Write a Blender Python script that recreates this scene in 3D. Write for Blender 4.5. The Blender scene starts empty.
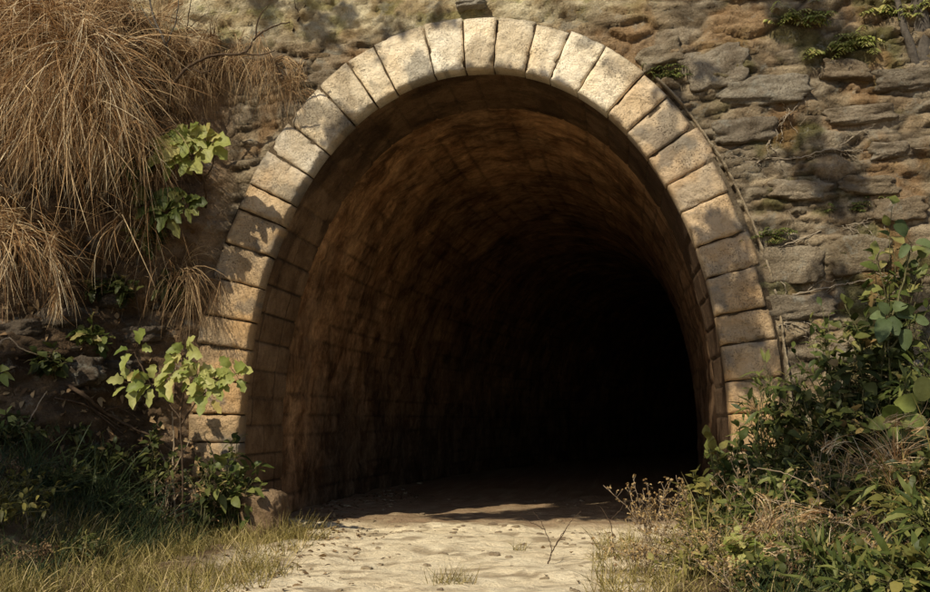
import bpy, math, random
from mathutils import Vector, Matrix, noise
from math import sin, cos, pi, radians, sqrt, exp

rnd = random.Random(11)
scene = bpy.context.scene
COL = scene.collection
V = Vector

# ------------------------------------------------------------------ helpers
def sstep(a, b, x):
    t = (x - a) / (b - a)
    t = 0.0 if t < 0 else 1.0 if t > 1 else t
    return t * t * (3 - 2 * t)

def mix(a, b, t): return a + (b - a) * t
def mixc(a, b, t): return tuple(x + (y - x) * t for x, y in zip(a, b))
def n3(x, y, z=0.0): return noise.noise(V((x, y, z)))
def fbm(x, y, z=0.0, o=4): return noise.fractal(V((x, y, z)), 0.9, 2.1, o)
def hsh(p, k=0.0):
    v = sin(p[0] * 12.9898 + p[1] * 78.233 + p[2] * 37.719 + k * 5.17) * 43758.5453
    return v - math.floor(v)

class MB:
    def __init__(self): self.v, self.f, self.c = [], [], []
    def add(self, vs, fs, col=None):
        o = len(self.v)
        self.v.extend(vs)
        self.f.extend([tuple(i + o for i in f) for f in fs])
        if col is not None: self.c.extend([col] * len(vs))
    def build(self, name, mat, parent=None, smooth=True):
        me = bpy.data.meshes.new(name)
        me.from_pydata([tuple(p) for p in self.v], [], self.f)
        if self.c and len(self.c) == len(self.v):
            a = me.color_attributes.new('Col', 'FLOAT_COLOR', 'POINT')
            flat = []
            for c in self.c: flat += [c[0], c[1], c[2], 1.0]
            a.data.foreach_set('color', flat)
        if smooth: me.polygons.foreach_set('use_smooth', [True] * len(me.polygons))
        me.update()
        o = bpy.data.objects.new(name, me)
        COL.objects.link(o)
        if mat: me.materials.append(mat)
        if parent:
            o.parent = parent
            o.matrix_parent_inverse.identity()
            if parent.type == 'EMPTY':
                L = parent.location
                me.transform(Matrix.Translation(-L))
        return o

def tag(o, label=None, cat=None, group=None, kind=None):
    if label: o['label'] = label
    if cat: o['category'] = cat
    if group: o['group'] = group
    if kind: o['kind'] = kind
    return o

def thing(name, loc, label, cat, group=None):
    o = bpy.data.objects.new(name, None)
    o.empty_display_size = 0.2
    o.location = loc
    COL.objects.link(o)
    return tag(o, label, cat, group)

# ------------------------------------------------------------------ camera (38.7 mm lens, low tripod, slightly right of the tunnel axis)
FPX = 1000.0
CAM = V((1.42, -11.0, 1.25))
PSI, PIT = radians(8.467), radians(7.0686)
cF = V((-sin(PSI) * cos(PIT), cos(PSI) * cos(PIT), sin(PIT)))
cR = V((cos(PSI), sin(PSI), 0))
cU = cR.cross(cF)
def at(px, py, Y):
    """world point on the plane y = Y seen in the photograph at (px, py)"""
    d = cF + cR * ((px - 465) / FPX) - cU * ((py - 296) / FPX)
    return CAM + d * ((Y - CAM.y) / d.y)
cam = bpy.data.cameras.new('camera')
cam.lens = 36.0 * FPX / 930.0
cam.clip_end = 3000
cam.clip_start = 0.05
co = bpy.data.objects.new('camera', cam)
co.location = CAM
co.rotation_euler = (pi / 2 + PIT, 0, PSI)
COL.objects.link(co)
scene.camera = co

# ------------------------------------------------------------------ materials
def newmat(name):
    m = bpy.data.materials.new(name)
    m.use_nodes = True
    nt = m.node_tree
    nt.nodes.clear()
    return m, nt
def nd(nt, t, **kw):
    n = nt.nodes.new(t)
    for k, v in kw.items():
        if k.startswith('i_'):
            n.inputs[k[2:].replace('_', ' ')].default_value = v
        else: setattr(n, k, v)
    return n
def ramp(nt, fac, stops):
    r = nd(nt, 'ShaderNodeValToRGB')
    el = r.color_ramp.elements
    el[0].position, el[0].color = stops[0][0], (*stops[0][1], 1)
    el[1].position, el[1].color = stops[-1][0], (*stops[-1][1], 1)
    for p, c in stops[1:-1]:
        e = el.new(p); e.color = (*c, 1)
    nt.links.new(fac, r.inputs[0])
    return r.outputs[0]
def mixn(nt, fac, a, b, mode='MIX'):
    n = nd(nt, 'ShaderNodeMix', data_type='RGBA', blend_type=mode)
    for s, i in ((fac, 0), (a, 6), (b, 7)):
        if isinstance(s, (int, float)): n.inputs[i].default_value = s
        elif isinstance(s, tuple): n.inputs[i].default_value = (*s, 1)
        else: nt.links.new(s, n.inputs[i])
    return n.outputs[2]
def noisen(nt, co, scale, detail=6, rough=0.6, dist=0.0):
    n = nd(nt, 'ShaderNodeTexNoise')
    n.inputs['Scale'].default_value = scale
    n.inputs['Detail'].default_value = detail
    n.inputs['Roughness'].default_value = rough
    n.inputs['Distortion'].default_value = dist
    if co: nt.links.new(co, n.inputs['Vector'])
    return n.outputs['Fac']
def rng(nt, v, a, b, c=0.0, d=1.0):
    n = nd(nt, 'ShaderNodeMapRange')
    n.inputs[1].default_value, n.inputs[2].default_value, n.inputs[3].default_value, n.inputs[4].default_value = a, b, c, d
    nt.links.new(v, n.inputs[0])
    return n.outputs[0]
def surface(nt, col, height=None, dist=0.02, strength=0.6, rough=0.9, trans=None, spec=0.2):
    p = nd(nt, 'ShaderNodeBsdfPrincipled')
    p.inputs['Roughness'].default_value = rough
    p.inputs['Specular IOR Level'].default_value = spec * .6
    nt.links.new(col, p.inputs['Base Color'])
    if height is not None:
        b = nd(nt, 'ShaderNodeBump')
        b.inputs['Strength'].default_value = strength
        b.inputs['Distance'].default_value = dist
        nt.links.new(height, b.inputs['Height'])
        nt.links.new(b.outputs[0], p.inputs['Normal'])
    out = nd(nt, 'ShaderNodeOutputMaterial')
    s = p.outputs[0]
    if trans:
        t = nd(nt, 'ShaderNodeBsdfTranslucent')
        nt.links.new(col, t.inputs['Color'])
        mx = nd(nt, 'ShaderNodeMixShader')
        mx.inputs[0].default_value = trans
        nt.links.new(s, mx.inputs[1]); nt.links.new(t.outputs[0], mx.inputs[2])
        s = mx.outputs[0]
    nt.links.new(s, out.inputs['Surface'])

def rock_mat(name, dark=(0.6, 0.56, 0.53), scale=6.0, bump=0.03, lichen=None, lichen_amt=0.5, speck=0.6, vor_amt=.25, mid_amt=.6, pits=.5):
    """vertex colour x layered noise; pits, stains and patches of lichen"""
    m, nt = newmat(name)
    g = nd(nt, 'ShaderNodeNewGeometry').outputs['Position']
    c = nd(nt, 'ShaderNodeVertexColor', layer_name='Col').outputs['Color']
    big = noisen(nt, g, scale * 0.35, 5, 0.65)
    mid = noisen(nt, g, scale * 1.7, 8, 0.7, 0.4)
    fine = noisen(nt, g, scale * 8, 6, 0.75)
    c = mixn(nt, rng(nt, big, 0.38, 0.62), c, mixn(nt, 1.0, c, dark, 'MULTIPLY'))
    c = mixn(nt, rng(nt, mid, 0.45, 0.72, 0, mid_amt), c, mixn(nt, 1.0, c, (0.5, 0.43, 0.36), 'MULTIPLY'))
    c = mixn(nt, rng(nt, fine, 0.3, 0.72, speck, 0), c, mixn(nt, 1.0, c, (0.38, 0.34, 0.3), 'MULTIPLY'))
    pit = noisen(nt, g, scale * 15, 3, 0.6)
    pitm = noisen(nt, g, scale * 1.1, 4, 0.6)
    pm = nd(nt, 'ShaderNodeMath', operation='MULTIPLY')
    nt.links.new(rng(nt, pit, 0.56, 0.66, 0, pits), pm.inputs[0]); nt.links.new(rng(nt, pitm, 0.40, 0.58, 0.25, 1), pm.inputs[1])
    c = mixn(nt, pm.outputs[0], c, mixn(nt, 1.0, c, (0.22, 0.19, 0.16), 'MULTIPLY'))
    if lichen:
        l2 = noisen(nt, g, scale * 0.8, 9, 0.72, 0.6)
        c = mixn(nt, rng(nt, l2, 0.56, 0.64, 0, lichen_amt), c, lichen)
    vor = nd(nt, 'ShaderNodeTexVoronoi'); vor.inputs['Scale'].default_value = scale * 5
    nt.links.new(g, vor.inputs['Vector'])
    h = nd(nt, 'ShaderNodeMath', operation='MULTIPLY_ADD')
    nt.links.new(mid, h.inputs[0]); h.inputs[1].default_value = 1.6
    h2 = nd(nt, 'ShaderNodeMath', operation='MULTIPLY_ADD')
    nt.links.new(fine, h2.inputs[0]); h2.inputs[1].default_value = 0.7
    nt.links.new(h.outputs[0], h2.inputs[2])
    vm = nd(nt, 'ShaderNodeMath', operation='MULTIPLY'); vm.inputs[1].default_value = vor_amt
    nt.links.new(vor.outputs['Distance'], vm.inputs[0]); nt.links.new(vm.outputs[0], h.inputs[2])
    h3 = nd(nt, 'ShaderNodeMath', operation='MULTIPLY_ADD'); h3.inputs[1].default_value = -0.8
    nt.links.new(pm.outputs[0], h3.inputs[0]); nt.links.new(h2.outputs[0], h3.inputs[2])
    surface(nt, c, h3.outputs[0], bump, 0.9, 0.92)
    return m

M = {}
M['wall'] = rock_mat('rubble_stone', scale=5.5, bump=0.035, lichen=(0.30, 0.29, 0.24), lichen_amt=0.45)
M['ring'] = rock_mat('dressed_limestone', dark=(0.92, 0.86, 0.77), scale=4.5, bump=0.03, pits=.6, lichen=(0.20, 0.17, 0.14), lichen_amt=0.35, speck=0.2, mid_amt=.28)
M['mortar'] = rock_mat('old_mortar', scale=8, bump=0.02)
M['soil'] = rock_mat('bare_soil', dark=(0.93, 0.9, 0.86), scale=5, bump=0.035, speck=0.12, mid_amt=.2, pits=.25)
M['block'] = rock_mat('weathered_block', scale=7, bump=0.03)

def lining_mat():
    m, nt = newmat('sooted_lining')
    c = nd(nt, 'ShaderNodeVertexColor', layer_name='Col').outputs['Color']
    uv = nd(nt, 'ShaderNodeUVMap', uv_map='arc').outputs[0]
    mp = nd(nt, 'ShaderNodeMapping'); mp.inputs['Scale'].default_value = (1.0, 1.35, 1)
    nt.links.new(uv, mp.inputs[0])
    st = noisen(nt, mp.outputs[0], 1.7, 9, 0.66, 0.45)
    mp2 = nd(nt, 'ShaderNodeMapping'); mp2.inputs['Scale'].default_value = (1.5, 2.2, 1)
    nt.links.new(uv, mp2.inputs[0])
    st2 = noisen(nt, mp2.outputs[0], 3.4, 8, 0.75, 0.6)
    blot = noisen(nt, uv, 1.3, 9, 0.75, 0.8)
    c = mixn(nt, rng(nt, st, 0.36, 0.66), mixn(nt, 1.0, c, (0.42, 0.35, 0.30), 'MULTIPLY'), c)
    gr = noisen(nt, uv, 9, 8, 0.8)
    c = mixn(nt, rng(nt, gr, 0.42, 0.66, 0, .65), c, mixn(nt, 1.0, c, (0.35, 0.30, 0.26), 'MULTIPLY'))
    c = mixn(nt, rng(nt, gr, 0.52, 0.30, 0, .35), c, mixn(nt, 1.0, c, (1.5, 1.45, 1.35), 'MULTIPLY'))
    c = mixn(nt, rng(nt, blot, 0.46, 0.62, 0, 0.85), c, mixn(nt, 1.0, c, (0.24, 0.21, 0.18), 'MULTIPLY'))
    c = mixn(nt, rng(nt, st2, 0.58, 0.72, 0, 0.3), c, (0.48, 0.39, 0.29))
    fine = noisen(nt, uv, 16, 6, 0.75)
    h = nd(nt, 'ShaderNodeMath', operation='ADD')
    nt.links.new(st2, h.inputs[0]); nt.links.new(fine, h.inputs[1])
    surface(nt, c, h.outputs[0], 0.025, 0.7, 0.9)
    return m
M['lining'] = lining_mat()

def leaf_mat(name, stops, trans=0.3, rough=0.55, spec=0.3):
    m, nt = newmat(name)
    geo = nd(nt, 'ShaderNodeNewGeometry')
    r = geo.outputs['Random Per Island']
    c = ramp(nt, r, stops)
    nz = noisen(nt, geo.outputs['Position'], 30, 3, 0.6)
    c = mixn(nt, rng(nt, nz, 0.35, 0.7, 0, 0.45), c, mixn(nt, 1.0, c, (0.55, 0.5, 0.4), 'MULTIPLY'))
    surface(nt, c, nz, 0.006, 0.4, rough, trans, spec)
    return m
M['straw'] = leaf_mat('dry_straw', [(0, (.13, .065, .028)), (.3, (.36, .20, .085)), (.55, (.56, .37, .19)), (.8, (.78, .59, .35)), (1, (.94, .81, .57))], .28, .6)
M['fine_straw'] = leaf_mat('fine_dry_brush', [(0, (.12, .066, .032)), (.5, (.40, .25, .125)), (1, (.70, .52, .30))], .22, .7)
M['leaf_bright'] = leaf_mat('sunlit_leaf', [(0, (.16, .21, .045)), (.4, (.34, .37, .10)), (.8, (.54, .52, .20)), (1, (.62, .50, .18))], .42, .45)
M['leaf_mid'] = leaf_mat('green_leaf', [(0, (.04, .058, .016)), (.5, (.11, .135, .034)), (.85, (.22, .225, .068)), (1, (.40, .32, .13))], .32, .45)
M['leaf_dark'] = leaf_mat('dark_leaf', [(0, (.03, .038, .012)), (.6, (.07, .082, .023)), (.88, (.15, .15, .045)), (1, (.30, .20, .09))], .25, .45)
M['leaf_blue'] = leaf_mat('blue_green_leaf', [(0, (.07, .10, .04)), (1, (.19, .235, .10))], .35, .55)
M['leaf_olive'] = leaf_mat('olive_leaf', [(0, (.07, .066, .018)), (.5, (.17, .16, .04)), (1, (.36, .30, .09))], .32, .5)
M['leaf_tree'] = leaf_mat('tree_leaf', [(0, (.03, .05, .015)), (1, (.09, .12, .03))], .25, .5)
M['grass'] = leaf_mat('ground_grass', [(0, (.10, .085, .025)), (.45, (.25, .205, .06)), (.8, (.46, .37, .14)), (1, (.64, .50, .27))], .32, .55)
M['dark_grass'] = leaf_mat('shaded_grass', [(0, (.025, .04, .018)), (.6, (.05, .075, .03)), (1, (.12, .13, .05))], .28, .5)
M['seed'] = leaf_mat('dry_seed_head', [(0, (.22, .13, .05)), (.5, (.42, .28, .12)), (1, (.62, .46, .24))], .3, .7)
M['litter'] = leaf_mat('fallen_leaf', [(0, (.07, .04, .02)), (.5, (.19, .115, .055)), (1, (.34, .24, .13))], .1, .7)

def bark_mat(name, a, b):
    m, nt = newmat(name)
    g = nd(nt, 'ShaderNodeNewGeometry').outputs['Position']
    n = noisen(nt, g, 22, 7, 0.7, 0.5)
    surface(nt, ramp(nt, n, [(0.3, a), (0.7, b)]), n, 0.01, 0.7, 0.9)
    return m
M['bark'] = bark_mat('grey_bark', (.05, .042, .034), (.16, .135, .11))
M['twig'] = bark_mat('dark_twig', (.035, .022, .014), (.12, .08, .05))
M['pale_twig'] = bark_mat('pale_twig', (.20, .14, .09), (.42, .33, .22))
M['stem'] = bark_mat('green_stem', (.06, .06, .025), (.17, .15, .07))
M['root'] = bark_mat('grey_root', (.16, .125, .09), (.40, .33, .24))

# ------------------------------------------------------------------ the arch profile (intrados), traced by arc length
XC, AH, BH, ZS, NE = -0.08, 2.71, 4.24, 1.0, 2.15
raw = [V((-AH, -0.5)), V((-AH, 0.4))]
for k in range(0, 401):
    a = pi - pi * k / 400
    c_, s_ = cos(a), sin(a)
    raw.append(V((AH * math.copysign(abs(c_) ** (2 / NE), c_), ZS + BH * abs(s_) ** (2 / NE))))
raw += [V((AH, 0.4)), V((AH, -0.5))]
acc = [0.0]
for i in range(1, len(raw)): acc.append(acc[-1] + (raw[i] - raw[i - 1]).length)
SL = acc[-1]
def arc(s):
    s = min(max(s, 0), SL)
    lo, hi = 0, len(acc) - 1
    while hi - lo > 1:
        m_ = (lo + hi) // 2
        if acc[m_] <= s: lo = m_
        else: hi = m_
    t = (s - acc[lo]) / max(1e-9, acc[hi] - acc[lo])
    return raw[lo].lerp(raw[hi], t)
def arcn(s):
    d = arc(s + 0.08) - arc(s - 0.08)
    d.normalize()
    return V((-d.y, d.x))          # outward (left of the travel direction)
def ringpt(s, r, y):
    p, n = arc(s), arcn(s)
    return V((XC + p.x + n.x * r, y, p.y + n.y * r))
def inside(x, z, off=0.0):
    """>0 inside the profile grown by off"""
    xx, zz = abs(x - XC), z - ZS
    if zz <= 0: return AH + off - xx
    return (1 - ((xx / (AH + off)) ** NE + (zz / (BH + off)) ** NE)) * 2.2

# ------------------------------------------------------------------ ground
def hL(x, y): return 1.25 * sstep(-2.75, -5.2, x + 0.12 * n3(y * .8, 3.1)) * sstep(0.6, -0.2, y)
def hR(x, y): return 1.45 * sstep(2.05, 4.9, x + 0.15 * n3(y * .7, 8.3) + 0.22 * min(0, y + 1.0)) * sstep(0.6, -0.2, y)
def ground_h(x, y):
    far = sstep(9, 22, sqrt(x * x + (y + 6) ** 2)) * (1.0 if y < 2 else 0)
    h = (hL(x, y) + hR(x, y)) * sstep(-16, -9, y)
    h += 0.05 * fbm(x * .7, y * .7, 1.0, 3) + 0.020 * fbm(x * 3.1, y * 3.1, 5.0, 5) + 0.03 * max(0, fbm(x * 1.6, y * 2.6, 15.0, 5) - .1) + .05 * exp(-((y - .75) / .4) ** 2) * max(0, fbm(x * 2.4, y * 3, 17, 4) + .15)
    h += 0.5 * far * fbm(x * .08, y * .08, 2.0, 3)
    if y > -.5: h += 0.03 * sstep(1.5, 2.6, abs(x + .08)) 
    return h
def axis(lo, hi, fine, n_out, growth):
    a = []
    n = int((hi - lo) / fine)
    for i in range(n + 1): a.append(lo + (hi - lo) * i / n)
    st, x = fine, hi
    for _ in range(n_out):
        st *= growth; x += st; a.append(x)
    st, x = fine, lo
    for _ in range(n_out):
        st *= growth; x -= st; a.insert(0, x)
    return a
gx = axis(-5.4, 5.0, 0.045, 30, 1.28)
gy = axis(-5.2, 4.0, 0.045, 30, 1.28)
g = MB()
NX = len(gx)
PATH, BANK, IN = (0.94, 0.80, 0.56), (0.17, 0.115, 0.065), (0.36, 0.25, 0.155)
for y in gy:
    for x in gx:
        g.v.append((x, y, ground_h(x, y)))
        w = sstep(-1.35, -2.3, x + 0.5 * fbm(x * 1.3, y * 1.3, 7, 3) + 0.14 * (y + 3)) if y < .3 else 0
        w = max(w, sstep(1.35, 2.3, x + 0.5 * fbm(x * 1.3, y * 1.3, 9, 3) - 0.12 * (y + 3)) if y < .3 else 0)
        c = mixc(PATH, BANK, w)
        if y > 0.2: c = mixc(c, IN, sstep(.75, 1.5, y + .35 * fbm(x * 1.5, y * 1.5, 40, 3)))  # dark floor dirt, also painted to hold the shade edge at the mouth
        d = fbm(x * 2.2, y * 3.5, 4, 4)
        c = mixc(c, (.27, .19, .11), sstep(.22, .5, d) * .7)
        c = mixc(c, (.50, .39, .25), .6 * sstep(.10, .4, fbm(x * 4.5, y * 7, 24, 5)))
        c = tuple(k * (1 + .10 * n3(x * 9, y * 9)) for k in c)
        g.c.append(c)
for j in range(len(gy) - 1):
    for i in range(NX - 1):
        a = j * NX + i
        g.f.append((a, a + 1, a + NX + 1, a + NX))
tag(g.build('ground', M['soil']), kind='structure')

# ------------------------------------------------------------------ earth bank on the left and rubble wall
def bank_prot(x, z):
    p = sstep(-3.05, -4.9, x + .25 * n3(z * .7, 2.2)) * (1.75 - .10 * z)
    p -= .45 * exp(-((z - 2.7) / .75) ** 2) * sstep(-3.2, -4.2, x)
    p -= 1.1 * sstep(5.2, 7.0, z) * sstep(-3.0, -4.5, x)
    return max(p, 0)
def rubble(x, z):
    """height out of the wall, edge distance, cell point"""
    zz = z + .10 * n3(x * .9, z * .5, 3.3) + .03 * n3(x * 4, z * 4)
    xx = x + .05 * n3(x * 3, z * 3, 9)
    coarse = n3(x * .5, z * .6, 12) > 0.05
    sx, sz = (.50, .145) if not coarse else (.66, .21)
    d, p = noise.voronoi(V((xx / sx, zz / sz, 7.0 if coarse else 0.0)))
    return d[1] - d[0], p[0]
GREYS = [(.52, .43, .30), (.36, .29, .20), (.28, .24, .18), (.32, .30, .25), (.23, .215, .18), (.48, .38, .25), (.42, .30, .18), (.34, .26, .16), (.46, .42, .34)]
wxs = axis(-5.2, 5.1, .028, 12, 1.5); wzs = axis(-.3, 6.5, .028, 6, 1.4)
w = MB()
nx, nz = len(wxs) - 1, len(wzs) - 1
def wall_pt(x, z):
    f, cell = rubble(x, z)
    top = sstep(5.55, 5.95, z + .2 * n3(x * 1.1, 4)) * sstep(2.3, 1.2, x)
    earth = max(sstep(-2.85, -3.25, x), .93 * top)
    r1, r2 = hsh(cell), hsh(cell, 3)
    hgt = sstep(0.0, .20, f) * (.03 + .12 * r1) 
    hgt *= .52
    t_ = z * 5.2 + 1.3 * fbm(x * .7, z * .5, 20, 4); t_ -= math.floor(t_)
    lay = .058 * t_ * (.35 + .9 * abs(n3(x * .8, z * 1.5, 25))) * (1 - sstep(.86, 1.0, t_))
    hgt = mix(hgt + lay + .05 * (hsh(cell, 7) - .5) * n3(x * 3, z * 3, 5), .10 * fbm(x * 2.0, z * 2.6, 6, 4) + .05, earth)
    hgt += .011 * n3(x * 21, z * 27, 2) + .035 * fbm(x * 6, z * 11, 1, 5) + .03 * max(0, fbm(x * 3, z * 14, 8, 4))
    y = 0.06 - hgt
    c = mixc(GREYS[int(r2 * 8.99)], (.56, .45, .30), .55)
    c = mixc(c, (.10, .075, .05), (1 - sstep(0, .16, f)) * .8)
    moss = sstep(.04, .34, fbm(x * 1.3, z * 1.6, 31, 4) + .15 * sstep(3.6, 2.2, z))
    c = mixc(c, (.16, .155, .05), .75 * moss * sstep(2.2, 3.0, x))
    rust = sstep(.12, .4, fbm(x * 1.5, z * 1.2, 44, 4))
    c = mixc(c, (.46, .27, .12), .55 * rust)
    ce = mixc((.50, .35, .215), (.30, .20, .115), sstep(-.3, .4, fbm(x * 2.1, z * 2.1, 13, 4)))
    ct = mixc((.86, .76, .52), (.60, .48, .28), sstep(-.1, .35, fbm(x * 2.4, z * 3.4, 16, 5)))
    ct = mixc(ct, (.38, .36, .12), .6 * sstep(.15, .4, fbm(x * 3, z * 4, 26, 4)))
    c = mixc(c, ce, sstep(-2.85, -3.25, x))
    c = mixc(c, ct, top)
    p = bank_prot(x, z)
    if p > 0.02:
        rd = 1 - abs(n3(x * 1.1, z * 3.6 + .7 * n3(x * 1.3, z, 2), 55)) * 2
        y -= p + sstep(0, .5, p) * (.20 * fbm(x * 1.7, z * 2.2, 50, 6) + .09 * max(0, rd) ** 2 + .05 * fbm(x * 7, z * 12, 52, 4))
        k = sstep(.05, .5, p)
        c = mixc(c, mixc((.11, .075, .045), (.22, .15, .09), sstep(-.2, .4, fbm(x * 2.5, z * 2.5, 60, 4))), k)
    return y, c
wall_y_cache = {}
ids = {}
for j in range(nz + 1):
    for i in range(nx + 1):
        x, z = wxs[i], wzs[j]
        if inside(x, z, .36) > 0.0: continue
        y, c = wall_pt(x, z)
        ids[(i, j)] = len(w.v)
        w.v.append((x, y, z)); w.c.append(c)
for j in range(nz):
    for i in range(nx):
        q = [(i, j), (i + 1, j), (i + 1, j + 1), (i, j + 1)]
        if all(k in ids for k in q): w.f.append(tuple(ids[k] for k in q))
# the bank is the part of the sheet left of the portal: its own object
def sub(mb, keep):
    o = MB(); m_ = {}
    for f in mb.f:
        if keep(f):
            for i in f:
                if i not in m_:
                    m_[i] = len(o.v); o.v.append(mb.v[i]); o.c.append(mb.c[i])
            o.f.append(tuple(m_[i] for i in f))
    return o
isb = lambda f: sum(w.v[i][0] for i in f) / 4 < -3.32
bank = sub(w, isb).build('earth_bank', M['wall'])
tag(bank, kind='structure')
wall_mb = sub(w, lambda f: not isb(f))
wall = wall_mb.build('rubble_wall', M['wall'])
tag(wall, 'weathered rubble stone wall around the arch, brown and grey layered stones with moss', 'wall')
def surf_y(x, z): return wall_pt(x, z)[0]

# individual big stones set in the wall
def rough_block(mb, c, sx, sy, sz, col, seed, n=7, rot=0.0, rough=.16, e=6.0):
    """a worn rectangular boulder: a subdivided, rounded and dented cube"""
    idx = {}
    vs, fs = [], []
    def vid(i, j, k):
        if (i, j, k) in idx: return idx[(i, j, k)]
        p = V((2 * i / n - 1, 2 * j / n - 1, 2 * k / n - 1))
        q = p / ((abs(p.x) ** e + abs(p.y) ** e + abs(p.z) ** e) ** (1 / e))
        q *= 1 + rough * noise.fractal(q * 1.4 + V((seed * 7.3, seed, 0)), .9, 2, 4)
        x_, y_, z_ = q.x * sx / 2, q.y * sy / 2, q.z * sz / 2
        x2, z2 = x_ * cos(rot) - z_ * sin(rot), x_ * sin(rot) + z_ * cos(rot)
        idx[(i, j, k)] = len(vs)
        vs.append(V((c[0] + x2, c[1] + y_, c[2] + z2)))
        return idx[(i, j, k)]
    for a in range(n):
        for b in range(n):
            for s_ in (0, n):
                F = [vid(s_, a, b), vid(s_, a + 1, b), vid(s_, a + 1, b + 1), vid(s_, a, b + 1)]
                fs.append(F if s_ else F[::-1])
                F = [vid(a, s_, b), vid(a + 1, s_, b), vid(a + 1, s_, b + 1), vid(a, s_, b + 1)]
                fs.append(F[::-1] if s_ else F)
                F = [vid(a, b, s_), vid(a + 1, b, s_), vid(a + 1, b + 1, s_), vid(a, b + 1, s_)]
                fs.append(F if s_ else F[::-1])
    mb.add(vs, [tuple(f) for f in fs], col)

for k, (px, py, wpx, hpx, col, rot) in enumerate([
        (765, 90, 84, 27, (.27, .27, .24), .03), (905, 80, 58, 22, (.125, .125, .115), .02), (716, 68, 66, 40, (.33, .31, .26), .25),
        (845, 70, 46, 20, (.20, .15, .10), -.1), (890, 150, 40, 18, (.24, .21, .17), .1), (745, 130, 62, 26, (.24, .235, .21), .05),
        (800, 190, 58, 20, (.34, .29, .22), -.05), (660, 55, 44, 26, (.34, .30, .22), .3), (790, 265, 62, 40, (.27, .225, .16), .04),
        (855, 255, 64, 38, (.28, .235, .15), .05), (800, 308, 66, 24, (.18, .16, .13), .05), (900, 210, 50, 24, (.22, .17, .11), .05),
        (860, 115, 60, 18, (.21, .18, .14), .04), (870, 185, 54, 18, (.19, .15, .10), -.04)]):
    p = at(px, py, 0)
    b = MB(); rough_block(b, (p.x, .09, p.z), wpx * .0108, .30, hpx * .0108, col, k + 1, 16, rot, .24)
    b.c = [mixc(q, (.48, .39, .27), .5) for q in b.c]; o = b.build('facing_stone', M['wall'], wall)

# hill above the wall, sloping back over the tunnel
hl = MB()
hx = axis(-9, 9, .5, 14, 1.35); hy = [0.12 + (i * .18) ** 1.6 for i in range(60)]
for y in hy:
    for x in hx:
        hl.v.append((x, y, 7.05 + .55 * y ** .92 * (1 if y < 60 else 1) * (.8 + .2 * n3(x * .1, y * .1)) + .2 * fbm(x * .5, y * .5, 3, 4) * sstep(0, 1, y)
                     - 6.5 * sstep(11, 40, abs(x)) * (1 if y < 8 else .4)))
        hl.c.append(mixc((.16, .12, .06), (.11, .12, .045), sstep(-.2, .3, fbm(x * .6, y * .6, 5, 4))))
for j in range(len(hy) - 1):
    for i in range(len(hx) - 1):
        a = j * len(hx) + i
        hl.f.append((a, a + 1, a + len(hx) + 1, a + len(hx)))
tag(hl.build('hillside', M['soil']), kind='structure')

# ------------------------------------------------------------------ tunnel portal: ring of voussoirs, bead, hood, dressed reveal, lining
portal = thing('stone_tunnel', (XC, 0, 0), 'old stone tunnel with a horseshoe arch of pale dressed voussoirs and a dark sooty barrel', 'tunnel')
YF = -0.10
def strip(name, mat, prof, parent, s0, s1, ds, colf, jit=0.0):
    """sweep an (r, y) section along the arch"""
    mb = MB(); n = max(2, int((s1 - s0) / ds)); k = len(prof)
    for i in range(n + 1):
        s = s0 + (s1 - s0) * i / n
        for (r, y) in prof:
            p = ringpt(s, r + jit * n3(s * 3, r * 9, 2), y + jit * n3(s * 4, r * 5, 8))
            mb.v.append(p); mb.c.append(colf(s, r))
    for i in range(n):
        for j in range(k - 1):
            a = i * k + j
            mb.f.append((a, a + 1, a + k + 1, a + k))
    return mb.build(name, mat, parent)
ring = strip('arch_ring', M['mortar'], [(.035, .35), (.035, YF + .05), (.3, YF + .045), (.58, YF + .045), (.65, .16)], portal, 0.2, SL - .2, .05,
             lambda s, r: mixc((.13, .095, .06), (.34, .27, .18), sstep(-.1, .4, n3(s * 1.7, r * 3, 60))), .012)
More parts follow.
